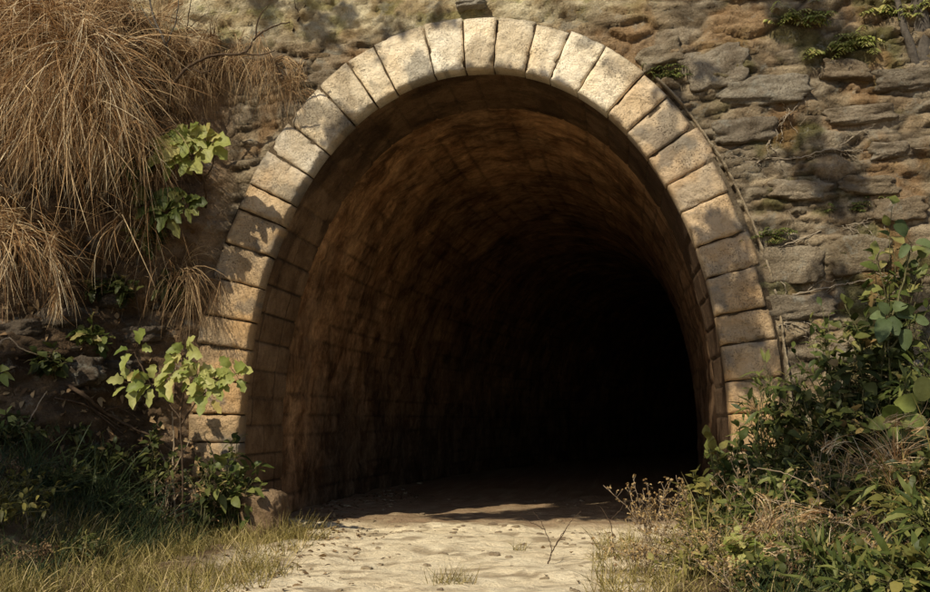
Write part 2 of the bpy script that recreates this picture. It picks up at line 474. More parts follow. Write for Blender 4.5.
# ring.parent is the Empty, so local = world - portal location; voussoirs are children of the ring
PLOC = portal.location.copy()
NV = 37
s_lo, s_hi = .35, SL - .35
cuts = [s_lo + (s_hi - s_lo) * (i + (0 if i in (0, NV) else rnd.uniform(-.17, .17))) / NV for i in range(NV + 1)]
for i in range(NV):
    gp = rnd.uniform(.005, .012); sa, sb = cuts[i] + gp, cuts[i + 1] - rnd.uniform(.005, .012)
    mid = (sa + sb) / 2; pm = arc(mid)
    side = pm.x / AH
    r0, r1 = rnd.uniform(-.020, -.002), .585 + rnd.uniform(-.03, .035) - (.05 if side > .8 else 0)
    yf = YF + rnd.uniform(-.014, .014)
    tilt = rnd.uniform(-.012, .012)
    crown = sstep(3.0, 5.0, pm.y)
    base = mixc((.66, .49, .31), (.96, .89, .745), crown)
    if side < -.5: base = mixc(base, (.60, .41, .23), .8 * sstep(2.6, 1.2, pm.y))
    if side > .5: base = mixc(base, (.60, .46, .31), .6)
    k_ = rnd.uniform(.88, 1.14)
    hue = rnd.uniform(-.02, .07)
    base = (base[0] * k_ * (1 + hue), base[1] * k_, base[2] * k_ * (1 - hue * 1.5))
    mb = MB(); nu, nv = 16, 24
    for v_ in range(nv + 1):
        for u_ in range(nu + 1):
            fu, fv = u_ / nu, v_ / nv
            s = sa + (sb - sa) * fu; r = r0 + (r1 - r0) * fv
            wob = .013 * n3(fv * 3.5 + i * 9, fu * 2, 1)
            p = ringpt(s, r, 0)
            tv = arcn(s); tx = V((tv.y, 0, -tv.x)); edge = min(fu, 1 - fu) * (sb - sa); edge2 = min(fv, 1 - fv) * (r1 - r0)
            if u_ in (0, nu): p += tx * wob
            e = min(edge, edge2)
            y = yf + tilt * (fu - .5) * 2 + .020 * (1 - sstep(0, .028, e)) + .017 * fbm(p.x * 4 + i, p.z * 4, 3, 5) + .016 * max(0, fbm(p.x * 9 + i, p.z * 9, 5, 3))
            chip = sstep(.25, .5, fbm(p.x * 5, p.z * 5, 70 + i, 3)) * (1 - sstep(0, .07, e))
            y += .04 * chip
            mb.v.append(V((p.x, y, p.z)))
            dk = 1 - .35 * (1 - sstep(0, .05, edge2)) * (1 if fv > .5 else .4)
            stain = sstep(.05, .45, fbm(p.x * 1.6, p.z * 1.6, 90, 4))
            cc = mixc(tuple(q * dk for q in base), (.34, .26, .17), .55 * stain)
            cc = mixc(cc, (.62, .38, .17), .45 * sstep(.1, .45, fbm(p.x * 1.3, p.z * 1.3, 120, 4)) * (1 - .6 * crown))
            cc = mixc(cc, (.20, .19, .17), .6 * sstep(.2, .42, fbm(p.x * 2.2, p.z * 2.2, 150, 5)))
            mb.c.append(cc)
    for v_ in range(nv):
        for u_ in range(nu):
            a = v_ * (nu + 1) + u_
            mb.f.append((a, a + 1, a + nu + 2, a + nu + 1))
    loop = [u_ for u_ in range(nu + 1)] + [v_ * (nu + 1) + nu for v_ in range(1, nv + 1)] + [nv * (nu + 1) + u_ for u_ in range(nu - 1, -1, -1)] + [v_ * (nu + 1) for v_ in range(nv - 1, 0, -1)]
    o0 = len(mb.v)
    for q in loop:
        p = mb.v[q]; mb.v.append(V((p.x, .12, p.z))); mb.c.append(tuple(x * .6 for x in mb.c[q]))
    L = len(loop)
    for q in range(L):
        mb.f.append((loop[q], o0 + q, o0 + (q + 1) % L, loop[(q + 1) % L]))
    mb.v = [p - PLOC for p in mb.v]
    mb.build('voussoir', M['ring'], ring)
def broken(s, k): return sstep(-.12, .16, n3(s * 2.6, k, 4) + .35 * n3(s * 11, k, 7))
def crumb(name, mat, r0, r1, y_front, parent, s0, s1, ds, colf, k, sink, wave=1.0):
    """a thin crumbling edge that follows the arch and is missing in places"""
    mb = MB(); n = int((s1 - s0) / ds); K = 5
    for i in range(n + 1):
        s = s0 + (s1 - s0) * i / n; b_ = broken(s, k)
        ra, rb = r0 + .010 * wave * n3(s * 7, k, 1) + .03 * (1 - wave) * n3(s * 1.3, k, 9), r1 + .014 * wave * n3(s * 6, k, 2) + .03 * (1 - wave) * n3(s * 1.3, k, 9)
        yf = y_front + sink * (1 - b_) + .008 * n3(s * 9, k, 3)
        for (r, y) in ((ra, yf + .09), (ra + .002, yf + .012), (mix(ra, rb, .5), yf), (rb - .002, yf + .012), (rb, yf + .09)):
            mb.v.append(ringpt(s, r + .004 * n3(s * 16, r * 40, k), y)); mb.c.append(tuple(q * (.85 + .3 * n3(s * 5, k, 6)) for q in colf))
    for i in range(n):
        for j in range(K - 1):
            a = i * K + j
            mb.f.append((a, a + 1, a + K + 1, a + K))
    return mb.build(name, mat, parent)
# thin weathered hood strip just outside the right half of the ring
sm = SL * .5
crumb('hood_moulding', M['ring'], .635, .66, YF + .01, portal, SL * .5 + 1.75, SL - 1.9, .025, (.46, .38, .27), 5, .06, .35)

def bend(y): return max(0.0, y - 3.0) ** 2 / 105.0
def barrel(name, mat, y0, y1, rows, ds, hf, cf, off=0.0):
    mb = MB(); n = int((SL - .3) / ds); us = []
    for y in rows:
        for i in range(n + 1):
            s = .15 + (SL - .3) * i / n
            d = hf(s, y)
            p = ringpt(s, off + d, y); p.x += bend(y); mb.v.append(p); mb.c.append(cf(s, y, d)); us.append((s, y))
    W_ = n + 1
    for j in range(len(rows) - 1):
        for i in range(n):
            a = j * W_ + i
            mb.f.append((a, a + W_, a + W_ + 1, a + 1))
    o = mb.build(name, mat, portal)
    uvl = o.data.uv_layers.new(name='arc')
    vi = [0] * len(o.data.loops); o.data.loops.foreach_get('vertex_index', vi)
    fl = []
    for k in vi: fl += us[k]
    uvl.data.foreach_set('uv', fl)
    return o
def courses(s, y, hs, lw, seed):
    row = math.floor(s / hs); fs_ = (s / hs - row) * hs
    off = hsh((row, seed, 0)) * lw
    col = math.floor((y + off) / lw); fy = ((y + off) / lw - col) * lw
    e = min(fs_, hs - fs_, fy, lw - fy)
    return e, (row, col, seed)
def rev_h(s, y):
    e, c = courses(s, y, .335, .72, 2)
    return .022 * (1 - sstep(.004, .022, e)) + .014 * hsh(c) + .006 * fbm(s * 5, y * 5, 1, 3)
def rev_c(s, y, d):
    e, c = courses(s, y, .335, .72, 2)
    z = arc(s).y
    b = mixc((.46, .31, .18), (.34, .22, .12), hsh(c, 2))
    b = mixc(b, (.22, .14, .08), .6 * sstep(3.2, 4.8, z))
    b = mixc(b, (.125, .08, .05), .9 * sstep(.56, .70, s / SL))  # right side painted darker, as if the sun missed it
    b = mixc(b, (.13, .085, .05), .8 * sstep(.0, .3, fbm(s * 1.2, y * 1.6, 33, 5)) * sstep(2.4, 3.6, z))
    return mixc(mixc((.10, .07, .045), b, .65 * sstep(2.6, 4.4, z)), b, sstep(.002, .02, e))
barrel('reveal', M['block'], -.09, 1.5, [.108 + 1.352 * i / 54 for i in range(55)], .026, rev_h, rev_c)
rows = [1.44, 1.46]; stp = .045
while rows[-1] < 34: rows.append(rows[-1] + stp); stp *= 1.022
def lin_h(s, y):
    e, c = courses(s, y, .26, .62, 9)
    k = 1 - sstep(6, 14, y)
    return k * (.014 * (1 - sstep(.0, .03, e)) + .022 * hsh(c)) + .03 * fbm(s * .9, y * 1.6, 3, 4)
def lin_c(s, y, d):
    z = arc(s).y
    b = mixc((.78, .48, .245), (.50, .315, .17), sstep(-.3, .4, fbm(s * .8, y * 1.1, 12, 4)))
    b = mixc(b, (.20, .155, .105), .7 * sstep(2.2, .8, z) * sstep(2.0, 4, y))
    depth_shade = sstep(16.0, 36, y)  # lining colour darkened with depth, painted in for the gloom of the barrel
    b = mixc(b, (.14, .10, .07), .75 * depth_shade)
    b = mixc(b, (.17, .11, .07), .75 * sstep(.56, .72, s / SL))  # shade painted into the right wall, continuing the reveal
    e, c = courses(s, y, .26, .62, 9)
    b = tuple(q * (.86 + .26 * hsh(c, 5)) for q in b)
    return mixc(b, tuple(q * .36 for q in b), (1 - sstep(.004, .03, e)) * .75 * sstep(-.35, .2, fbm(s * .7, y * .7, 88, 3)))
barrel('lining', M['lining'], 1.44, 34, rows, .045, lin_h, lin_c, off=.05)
cap = MB()
prof = [ringpt(.15 + (SL - .3) * i / 60, .12, 33.6) + V((bend(33.6), 0, 0)) for i in range(61)]
cap.v = [V((XC + bend(33.6), 33.6, 2.2))] + prof
cap.c = [(.03, .022, .016)] * len(cap.v)  # added near-black cap, stands in for the darkness at the far end
cap.f = [(0, i, i + 1) for i in range(1, 61)] + [(0, 61, 1)]
cap.build('dark_end_cap', M['mortar'], portal)

# ------------------------------------------------------------------ vegetation builders
def tube(mb, pts, r0, r1, n=5):
    vs, fs = [], []
    m_ = len(pts)
    for i, p in enumerate(pts):
        d = (pts[min(i + 1, m_ - 1)] - pts[max(i - 1, 0)]).normalized()
        a = d.cross(V((0.31, .17, .93)))
        if a.length < .05: a = d.cross(V((1, 0, 0)))
        a.normalize(); b = d.cross(a)
        r = mix(r0, r1, i / (m_ - 1))
        for k in range(n):
            t = 2 * pi * k / n
            vs.append(p + (a * cos(t) + b * sin(t)) * r)
    for i in range(m_ - 1):
        for k in range(n):
            fs.append((i * n + k, i * n + (k + 1) % n, (i + 1) * n + (k + 1) % n, (i + 1) * n + k))
    fs.append(tuple(range(n))[::-1]); fs.append(tuple((m_ - 1) * n + k for k in range(n)))
    mb.add(vs, fs)
def curve(pts, sub_=5, wob=0.0, rg=rnd):
    """smooth polyline through points"""
    out = []
    P = [pts[0]] + list(pts) + [pts[-1]]
    for i in range(1, len(P) - 2):
        for k in range(sub_):
            t = k / sub_
            a, b, c, d = P[i - 1], P[i], P[i + 1], P[i + 2]
            q = .5 * ((2 * b) + (c - a) * t + (2 * a - 5 * b + 4 * c - d) * t * t + (3 * b - a - 3 * c + d) * t ** 3)
            if wob: q = q + V((rg.uniform(-wob, wob), rg.uniform(-wob, wob), rg.uniform(-wob, wob)))
            out.append(q)
    out.append(pts[-1].copy())
    return out
def blade(mb, base, d, L, w_, grav, rg, seg=6, curl=0.0):
    d = d.normalized(); p = base.copy()
    side = d.cross(V((rg.uniform(-1, 1), rg.uniform(-1, 1), .2))).normalized()
    vs, fs = [], []
    step = L / seg
    tw = V((rg.uniform(-curl, curl), rg.uniform(-curl, curl), rg.uniform(-curl, curl)))
    for i in range(seg):
        t = i / seg
        ww = w_ * (1 - t * .8) * .5
        vs += [p - side * ww, p + side * ww]
        d = (d + V((0, 0, -grav / seg)) + tw / seg).normalized()
        p = p + d * step
    vs.append(p)
    for i in range(seg - 1): fs.append((2 * i, 2 * i + 1, 2 * i + 3, 2 * i + 2))
    fs.append((2 * seg - 2, 2 * seg - 1, 2 * seg))
    mb.add(vs, fs)
PROF = {'ovate': [(0, .06), (.15, .62), (.38, 1.0), (.62, .82), (.84, .42), (1, 0)],
        'lance': [(0, .08), (.2, .7), (.42, 1.0), (.68, .7), (.88, .3), (1, 0)],
        'round': [(-.08, .3), (.08, .8), (.4, 1.05), (.68, .92), (.9, .5), (1, 0)],
        'lobed': [(-.1, .35), (.05, .72), (.22, .62), (.42, 1.12), (.55, .62), (.78, .68), (1, 0)]}
def leaf(mb, base, d, up, L, w_, shape, rg, fold=.25, droop=.4):
    d = d.normalized()
    side = d.cross(up)
    if side.length < .05: side = d.cross(V((1, .2, 0)))
    side.normalize(); nrm = side.cross(d).normalized()
    vs, fs = [], []
    pr = PROF[shape]
    for (t, ww) in pr:
        c = base + d * (t * L) - V((0, 0, droop * L * t * t)) + nrm * (.06 * L * sin(t * 5 + rg.random()))
        hw = ww * w_ * .5
        jl, jr = rg.uniform(.86, 1.1), rg.uniform(.86, 1.1)
        o = nrm * (fold * hw)
        vs += [c - side * hw * jl + o, c, c + side * hw * jr + o]
    for i in range(len(pr) - 1):
        a = 3 * i
        fs += [(a, a + 1, a + 4, a + 3), (a + 1, a + 2, a + 5, a + 4)]
    mb.add(vs, fs)
def rdir(rg): 
    z = rg.uniform(-1, 1); t = rg.uniform(0, 2 * pi); r = sqrt(1 - z * z)
    return V((r * cos(t), r * sin(t), z))

def shrub(name, label, cat, base, spread, height, nstem, lps, L, ratio, shape, lm, sm='stem', group=None, lean=V((0, 0, 0)), seed=0, droop=.5, lowest=.2, topsize=1.0, rstem=.008):
    """stems that fan out of one root, each carrying leaves along its length"""
    rg = random.Random(seed * 131 + 7)
    t = thing(name, base, label, cat, group)
    sb, lb = MB(), MB()
    for k in range(nstem):
        a = rg.uniform(0, 2 * pi); q = sqrt(rg.random())
        tip = base + lean * rg.uniform(.5, 1.1) + V((cos(a) * spread * q, sin(a) * spread * q * .75, height * (1 - .55 * q * q) * rg.uniform(.7, 1.05)))
        midp = base.lerp(tip, .5) + V((rg.uniform(-.1, .1), rg.uniform(-.1, .1), .12 * height)) * .6 - V((cos(a), sin(a), 0)) * spread * q * .15
        b0 = base + V((rg.uniform(-.06, .06), rg.uniform(-.06, .06), -.08))
        pts = curve([b0, midp, tip], 5, .008, rg)
        tube(sb, pts, rstem, rstem * .35, 4)
        m_ = len(pts)
        for l in range(lps):
            f = lowest + (1 - lowest) * (l + rg.random()) / lps
            i = min(m_ - 2, int(f * (m_ - 1)))
            p = pts[i].lerp(pts[i + 1], rg.random())
            dv = (pts[i + 1] - pts[i]).normalized()
            ld = (rdir(rg) + dv * .5 + V((0, -.25, .2))).normalized()
            up = (V((-.15, -.45, 1)) + rdir(rg) * .55).normalized()
            ll = L * rg.uniform(.55, 1.15) * mix(1, topsize, f)
            pet = p + ld * ll * .3
            tube(sb, [p, pet], rstem * .35, rstem * .22, 3)
            leaf(lb, pet, ld, up, ll, ll * ratio * rg.uniform(.8, 1.15), shape, rg, rg.uniform(.05, .45), rg.uniform(.1, 1) * droop)
    sb.build('stem', M[sm], t)
    lb.build('foliage', M[lm], t)
    return t
def sapling(name, label, cat, pts_list, tips, lm, L, ratio, shape, seed, sm='twig', r=.012, group=None, nleaf=5, cl=.16):
    """hand-placed stems with a whorl of big leaves at each tip"""
    rg = random.Random(seed * 77 + 3)
    base = pts_list[0][0]
    t = thing(name, base, label, cat, group)
    sb, lb = MB(), MB()
    for pts in pts_list: tube(sb, curve(pts, 6, .006, rg), r, r * .4, 5)
    for tip, n_ in tips:
        n_ = int(n_ * 1.5)
        for k in range(n_):
            a = 2 * pi * (k + rg.uniform(-.3, .3)) / n_
            d = V((cos(a), -.25 + rg.uniform(-.35, .25), sin(a) * .75 + .1)).normalized()
            ll = L * rg.uniform(.65, 1.25)
            pet = tip + d * cl * rg.uniform(.3, 1)
            tube(sb, [tip, pet], r * .3, r * .2, 3)
            leaf(lb, pet, d, (V((-.25, -1.1, .45)) + rdir(rg) * .45).normalized(), ll, ll * ratio * rg.uniform(.8, 1.15), shape, rg, rg.uniform(.15, .55), rg.uniform(.1, .5))
    sb.build('stem', M[sm], t); lb.build('foliage', M[lm], t)
    return t
def tussock(label, roots, n, Lr, wr, grav, bias, seed, mat='straw', group='dry grass tussocks hanging from the bank', spread=.75, curl=1.25, name='grass_tussock', cat='dry grass'):
    rg = random.Random(seed)
    mb = MB()
    nsub = max(6, n // 32); subs = []
    for k in range(nsub):
        t = rg.random() * (len(roots) - 1); i = int(t)
        subs.append((roots[i].lerp(roots[i + 1], t - i) + V((rg.gauss(0, .20), rg.gauss(0, .14), rg.gauss(0, .17))), (bias + rdir(rg) * spread * 1.15).normalized(), rg.uniform(.55, 1.1), rg.uniform(.7, 1.3)))
    for k in range(n):
        if rg.random() < .78:
            sp, sd_, sl, sg = rg.choice(subs)
            p = sp + rdir(rg) * .045
            blade(mb, p, (sd_ + rdir(rg) * .28).normalized(), rg.uniform(*Lr) * sl, rg.uniform(*wr), grav * sg * rg.uniform(.8, 1.25), rg, 7, curl)
            continue
        t = rg.random() * (len(roots) - 1)
        i = int(t); p = roots[i].lerp(roots[i + 1], t - i) + V((rg.gauss(0, .09), rg.gauss(0, .10), rg.gauss(0, .07)))
        d = (bias + rdir(rg) * spread).normalized()
        blade(mb, p, d, rg.uniform(*Lr), rg.uniform(*wr), grav * rg.uniform(.6, 1.4), rg, 7, curl)
    c = sum(roots, V()) / len(roots)
    mb.v = [p - c for p in mb.v]
    o = mb.build(name, M[mat]); o.location = c
    return tag(o, label, cat, group)
def onbank(px, py, out=0.0):
    """point of the bank or wall surface seen at (px, py)"""
    Y = -2.6
    for _ in range(60):
        p = at(px, py, Y)
        if Y >= surf_y(p.x, p.z) - out: break
        Y += .06
    return p
def onground(px, Y):
    """point of the ground at depth Y below column px"""
    p = at(px, 500, Y)
    return V((p.x, Y, ground_h(p.x, Y)))


# ------------------------------------------------------------------ left side: dry grass hanging from the bank
G_T = 'dry grass tussocks hanging from the bank'
def roots(pix, out=.05): return [onbank(px, py) + V((0, -out, 0)) for px, py in pix]
tussock('huge straw coloured grass tussock spilling down the upper left bank', roots([(-40, 40), (10, 22), (45, 34), (80, 55), (105, 85)]), 4600, (.6, 1.9), (.006, .017), 2.5, V((.42, -.7, .15)), 5, group=G_T)
tussock('shaggy grass tussock low on the left edge under the huge one', roots([(-40, 215), (5, 225), (30, 240)]), 700, (.5, 1.15), (.007, .016), 2.4, V((.5, -.6, .1)), 6, group=G_T)
tussock('small reddish brown tuft tipped down the shaded bank below the big tussock', roots([(30, 262), (50, 275)]), 260, (.3, .62), (.006, .013), 2.0, V((.6, -.45, -.25)), 7, group=G_T)
tussock('tangled brown dry brush along the top of the bank behind the big tussock', roots([(60, 8), (110, 10), (150, 25), (172, 60)]), 1500, (.4, 1.1), (.005, .011), 1.6, V((.1, -.5, .35)), 8, 'fine_straw', group=G_T, spread=.9, curl=1.2)
tussock('fringe of fine dry roots hanging over the wall left of the arch crown', roots([(178, 70), (205, 60), (240, 62), (270, 70), (300, 86)], .10), 1500, (.35, .95), (.004, .010), 3.0, V((0, -.5, .2)), 9, 'fine_straw', group=G_T, spread=.7, curl=1.3)
tussock('thin hanging wisps of dry grass in the dark hollow of the bank', roots([(95, 190), (120, 215), (150, 200)]), 130, (.5, 1.2), (.006, .012), 2.6, V((.2, -.6, .1)), 10, group=G_T)
tussock('brown brush in the shadowy gap above the upper sapling', roots([(130, 90), (150, 120), (175, 110)]), 500, (.3, .8), (.005, .010), 1.8, V((0, -.5, .3)), 12, 'fine_straw', group=G_T, spread=1.0, curl=1.3)

tussock('curtain of dry grass below the huge tussock at the left', roots([(-10, 120), (40, 130), (85, 120), (130, 130)]), 1500, (.6, 1.5), (.007, .018), 2.6, V((.15, -.6, .1)), 13, group=G_T)
tussock('ragged grass hanging from the middle of the huge tussock', roots([(-20, 80), (30, 85), (75, 105), (115, 115)]), 1300, (.5, 1.5), (.006, .015), 2.6, V((.3, -.6, .0)), 16, group=G_T, curl=1.5)
tussock('shaded straw hanging between the big tussock and the saplings', roots([(128, 150), (150, 170), (165, 190)]), 420, (.4, 1.0), (.005, .013), 2.6, V((0, -.5, .1)), 14, 'fine_straw', group=G_T, curl=1.2)
tussock('dry straw hanging down the bank beside the foot of the ring', roots([(150, 270), (185, 262), (195, 300)]), 420, (.4, 1.1), (.005, .012), 2.6, V((0, -.5, .1)), 15, 'fine_straw', group=G_T, curl=1.2)
# dead sticks and branches (each a thing)
def stick(name, label, lines, r, mat, cat='branch', group=None, wob=.006, fibres=False):
    mb = MB()
    if fibres:                                          # fine side roots that run off along the wall
        r *= .62; main = lines[0]; rg = random.Random(len(label) * 31)
        for k in range(9):
            i = rg.randrange(len(main) - 1); p = main[i].lerp(main[i + 1], rg.random()); q = [p]; d = V((rg.uniform(-1, 1), 0, rg.uniform(-.9, .5))).normalized()
            for m_ in range(rg.randint(3, 6)):
                d = (d + V((rg.uniform(-.6, .6), 0, rg.uniform(-.6, .4)))).normalized(); n_ = q[-1] + d * rg.uniform(.05, .12)
                q.append(V((n_.x, surf_y(n_.x, n_.z) - .018, n_.z)))
            lines = lines + [q]
    for k, l in enumerate(lines): tube(mb, curve(l, 6, wob), r * (1 if k == 0 else .55), r * (.35 if k == 0 else .2), 5)
    c = lines[0][0]
    mb.v = [p - c for p in mb.v]
    o = mb.build(name, M[mat]); o.location = c
    return tag(o, label, cat, group)
def pl(pix, Y): return [at(px, py, Y if not isinstance(Y, (list, tuple)) else mix(Y[0], Y[1], i / (len(pix) - 1))) for i, (px, py) in enumerate(pix)]
def onw(pix, out=.03):
    return [(lambda p: V((p.x, p.y - out, p.z)))(onbank(px, py)) for px, py in pix]
stick('dead_branch', 'arching bare dark branch over the hanging roots at the top left', [onw([(165, 118)], .02) + pl([(174, 84), (190, 66), (215, 55), (243, 53)], -.75) + pl([(256, 37), (272, 27), (290, 22)], -.7),
      pl([(243, 53), (262, 55), (275, 50)], -.74), pl([(256, 37), (258, 20), (268, 6)], -.7), pl([(190, 66), (200, 72), (214, 70)], -.74)], .022, 'twig')
stick('dead_branch', 'bare upright sapling stem rising from the dry brush at the top', [onw([(176, 75)], .0) + pl([(166, 45), (152, 12), (146, -30)], -.8), pl([(160, 32), (150, 22), (140, 4)], -.8), pl([(166, 45), (176, 20), (180, -20)], -.75)], .02, 'bark')
stick('dead_branch', 'thin dark twig standing in the brush beside the upright stem', [onw([(184, 80)], .0) + pl([(186, 40), (190, 5), (196, -25)], -.5), pl([(187, 30), (205, 15), (222, 12)], -.5)], .010, 'twig')
stick('dead_branch', 'short slanting twig against the sunlit wall above the ring', [onw([(294, 33), (302, 18), (314, -6)], .06), onw([(302, 18), (297, 8), (296, -5)], .06)], .013, 'twig')
stick('dead_branch', 'fallen dark branch lying across the shaded bank', [onw([(74, 384), (92, 396), (112, 412), (136, 426), (166, 440), (182, 452)], .16), onw([(112, 412), (126, 408), (146, 418)], .18), onw([(92, 396), (100, 410), (130, 434)], .15), onw([(60, 398), (90, 405), (128, 428)], .12)], .026, 'twig')
stick('dry_stalk', 'thin reddish dry stem leaning up the lower left bank', [onw([(12, 498), (24, 462), (38, 436), (46, 420), (58, 400), (63, 392)], .30)], .012, 'pale_twig', 'stem')
p0 = onground(178, -.75)
stick('dry_stalk', 'pale upright dead stick with small side twigs at the foot of the bank', [[p0] + pl([(175, 510), (173, 470), (174, 440), (172, 412)], -.75), pl([(175, 500), (184, 486), (190, 482)], -.75), pl([(174, 478), (165, 462), (160, 450)], -.75), pl([(176, 515), (168, 503), (164, 498)], -.75), pl([(174, 470), (186, 448), (191, 436)], -.75)], .015, 'pale_twig', 'stem')
stick('dead_branch', 'curved dry twig arching in the dark hollow at the left', [onw([(10, 362), (14, 345), (24, 340), (34, 350), (52, 356), (66, 360)], .25)], .012, 'pale_twig')

# saplings with large sunlit leaves
b = onbank(206, 208)
sapling('sapling', 'sapling with pale sunlit lobed leaves beside the ring at the upper left', 'plant',
        [[b] + pl([(204, 180), (197, 160), (192, 146)], -.62), pl([(204, 178), (212, 168), (214, 150)], -.62), pl([(202, 185), (190, 172), (176, 158)], -.62)],
        [(at(190, 138, -.72), 8), (at(208, 143, -.7), 6), (at(176, 152, -.66), 5), (at(192, 156, -.7), 5)], 'leaf_bright', .21, .85, 'lobed', 1, cl=.12, group='saplings on the left bank')
b = onbank(178, 235)
sapling('sapling', 'smaller bluish green sapling just below the pale leaved one', 'plant', [[b] + pl([(176, 222), (170, 212)], -.6), pl([(176, 222), (160, 210), (152, 204)], -.6)],
        [(at(168, 212, -.66), 7), (at(186, 206, -.64), 6), (at(152, 204, -.62), 6), (at(172, 198, -.62), 5)], 'leaf_mid', .19, .8, 'lobed', 2, cl=.11, group='saplings on the left bank')
b = onground(184, -.9)
sapling('sapling', 'sapling with yellow green sunlit leaves spreading over the left foot of the ring', 'plant',
        [[b] + pl([(183, 470), (180, 425), (184, 395), (186, 365)], -.95), pl([(181, 425), (196, 402), (214, 388), (228, 378)], -.95), pl([(181, 420), (164, 396), (150, 384), (134, 380)], -.95), pl([(150, 384), (140, 364), (134, 352)], -.95)],
        [(at(184, 352, -1.0), 4), (at(176, 372, -1.0), 6), (at(196, 376, -1.0), 6), (at(216, 380, -1.0), 7), (at(236, 374, -.95), 4), (at(152, 384, -.97), 6), (at(132, 384, -.97), 4), (at(136, 350, -.95), 3), (at(206, 394, -1.0), 5)], 'leaf_bright', .17, .85, 'lobed', 3, cl=.12, group='saplings on the left bank')
for k, (px, py, n_, L, lm, lab) in enumerate([(14, 374, 6, .17, 'leaf_bright', 'little leafy sprout with pale narrow leaves at the left edge'), (20, 416, 5, .12, 'leaf_bright', 'tiny bright sprout low in the shade at the left edge'), (78, 546, 5, .10, 'leaf_bright', 'single yellowing sprout among the dark grass of the bank')]):
    b = onbank(px, py + 22)
    q = b + V((0, -.25, .22))
    sapling('sprout', lab, 'plant', [[b, b.lerp(q, .5) + V((.03, 0, .03)), q]], [(q, n_)], lm, L, .45, 'lance', 20 + k, cl=.05, r=.006)

# shrubs: (px, Y, height in px top, ...)
def put(name, label, cat, px, py_top, Y, spread, nstem, lps, L, ratio, shape, lm, seed, group=None, **kw):
    b = onground(px, Y)
    s = surf_y(b.x, max(b.z, .2))
    top = at(px, py_top, Y)
    return shrub(name, label, cat, b, spread * 1.1, max(.25, top.z - b.z) * 1.12, int(nstem * 1.45), int(lps * 1.25), L, ratio, shape, lm, seed=seed, group=group, **kw)
LB = 'shrubs in the shade of the left bank'
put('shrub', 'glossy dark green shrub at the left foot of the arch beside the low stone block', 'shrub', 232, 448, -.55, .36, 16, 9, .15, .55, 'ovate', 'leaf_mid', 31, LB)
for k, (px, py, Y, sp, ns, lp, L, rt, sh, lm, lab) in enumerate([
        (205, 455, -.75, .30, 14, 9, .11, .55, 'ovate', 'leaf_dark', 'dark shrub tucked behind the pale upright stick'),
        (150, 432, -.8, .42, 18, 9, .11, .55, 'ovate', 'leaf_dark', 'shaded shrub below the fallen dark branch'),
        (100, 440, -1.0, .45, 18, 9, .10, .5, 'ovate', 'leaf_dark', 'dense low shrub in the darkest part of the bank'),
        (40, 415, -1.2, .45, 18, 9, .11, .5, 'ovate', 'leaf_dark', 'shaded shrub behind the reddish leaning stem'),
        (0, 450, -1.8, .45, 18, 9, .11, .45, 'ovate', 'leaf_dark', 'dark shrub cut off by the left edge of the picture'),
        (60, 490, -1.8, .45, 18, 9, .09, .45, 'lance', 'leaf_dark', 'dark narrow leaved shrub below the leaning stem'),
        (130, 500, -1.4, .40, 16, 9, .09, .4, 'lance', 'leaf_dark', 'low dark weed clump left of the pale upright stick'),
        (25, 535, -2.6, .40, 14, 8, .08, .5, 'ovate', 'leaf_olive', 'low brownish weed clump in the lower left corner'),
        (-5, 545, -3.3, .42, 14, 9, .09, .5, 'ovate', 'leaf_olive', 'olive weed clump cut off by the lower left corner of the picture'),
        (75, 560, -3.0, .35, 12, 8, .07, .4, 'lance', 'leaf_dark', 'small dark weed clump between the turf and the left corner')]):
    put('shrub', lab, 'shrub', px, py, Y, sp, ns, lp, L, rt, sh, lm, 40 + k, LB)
for k, (px, py, sp, h, lm, lab) in enumerate([(150, 250, .26, .35, 'leaf_mid', 'small leafy climber left of the ring below the two upper saplings'), (182, 300, .22, .35, 'leaf_dark', 'dark climber against the wall beside the middle of the ring'),
        (120, 300, .28, .3, 'leaf_dark', 'dark climber in the hollow of the bank'), (140, 190, .25, .35, 'leaf_mid', 'green climber between the hanging grass and the saplings'), (100, 350, .28, .3, 'leaf_mid', 'low leafy creeper left of the yellow green sapling'), (55, 375, .3, .3, 'leaf_dark', 'dark creeper on the bank beside the small sprout')]):
    b = onbank(px, py)
    shrub('climbing_plant', lab, 'plant', b, sp, h, 16, 8, .13, .7, ['lobed', 'ovate'][k % 2], lm, seed=600 + k, group='climbers on the left bank', lean=V((0, -.22, -.05)))
# bladed grass clumps in the shade
def clump(label, px, Y, n, L, wr, mat, seed, spread=.55, grav=.9, rad=.12, name='grass_tuft', group=None, sx=1.0):
    rg = random.Random(seed); b = onground(px, Y); mb = MB()
    for k in range(n):
        p = V((max(-2, min(2, rg.gauss(0, 1))) * rad * sx, max(-2, min(2, rg.gauss(0, 1))) * rad, -.03))
        p.z += ground_h(b.x + p.x, b.y + p.y) - b.z
        blade(mb, p, V((rg.gauss(0, spread), rg.gauss(0, spread), 1)), rg.uniform(*L), rg.uniform(*wr), grav * rg.uniform(.3, 1.5), rg, 6, .5)
    o = mb.build(name, M[mat]); o.location = b
    return tag(o, label, 'grass', group)
GC = 'clumps of grass on the banks'
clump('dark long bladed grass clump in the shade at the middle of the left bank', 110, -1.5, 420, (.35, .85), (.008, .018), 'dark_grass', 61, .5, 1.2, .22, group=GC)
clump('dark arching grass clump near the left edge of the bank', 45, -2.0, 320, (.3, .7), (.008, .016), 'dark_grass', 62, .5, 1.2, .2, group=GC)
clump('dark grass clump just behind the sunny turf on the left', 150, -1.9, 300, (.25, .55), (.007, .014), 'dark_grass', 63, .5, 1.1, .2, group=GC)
clump('dark dry grass in the lower left corner of the picture', 30, -3.7, 300, (.15, .45), (.005, .012), 'dark_grass', 69, .5, 1.1, .2, group=GC)
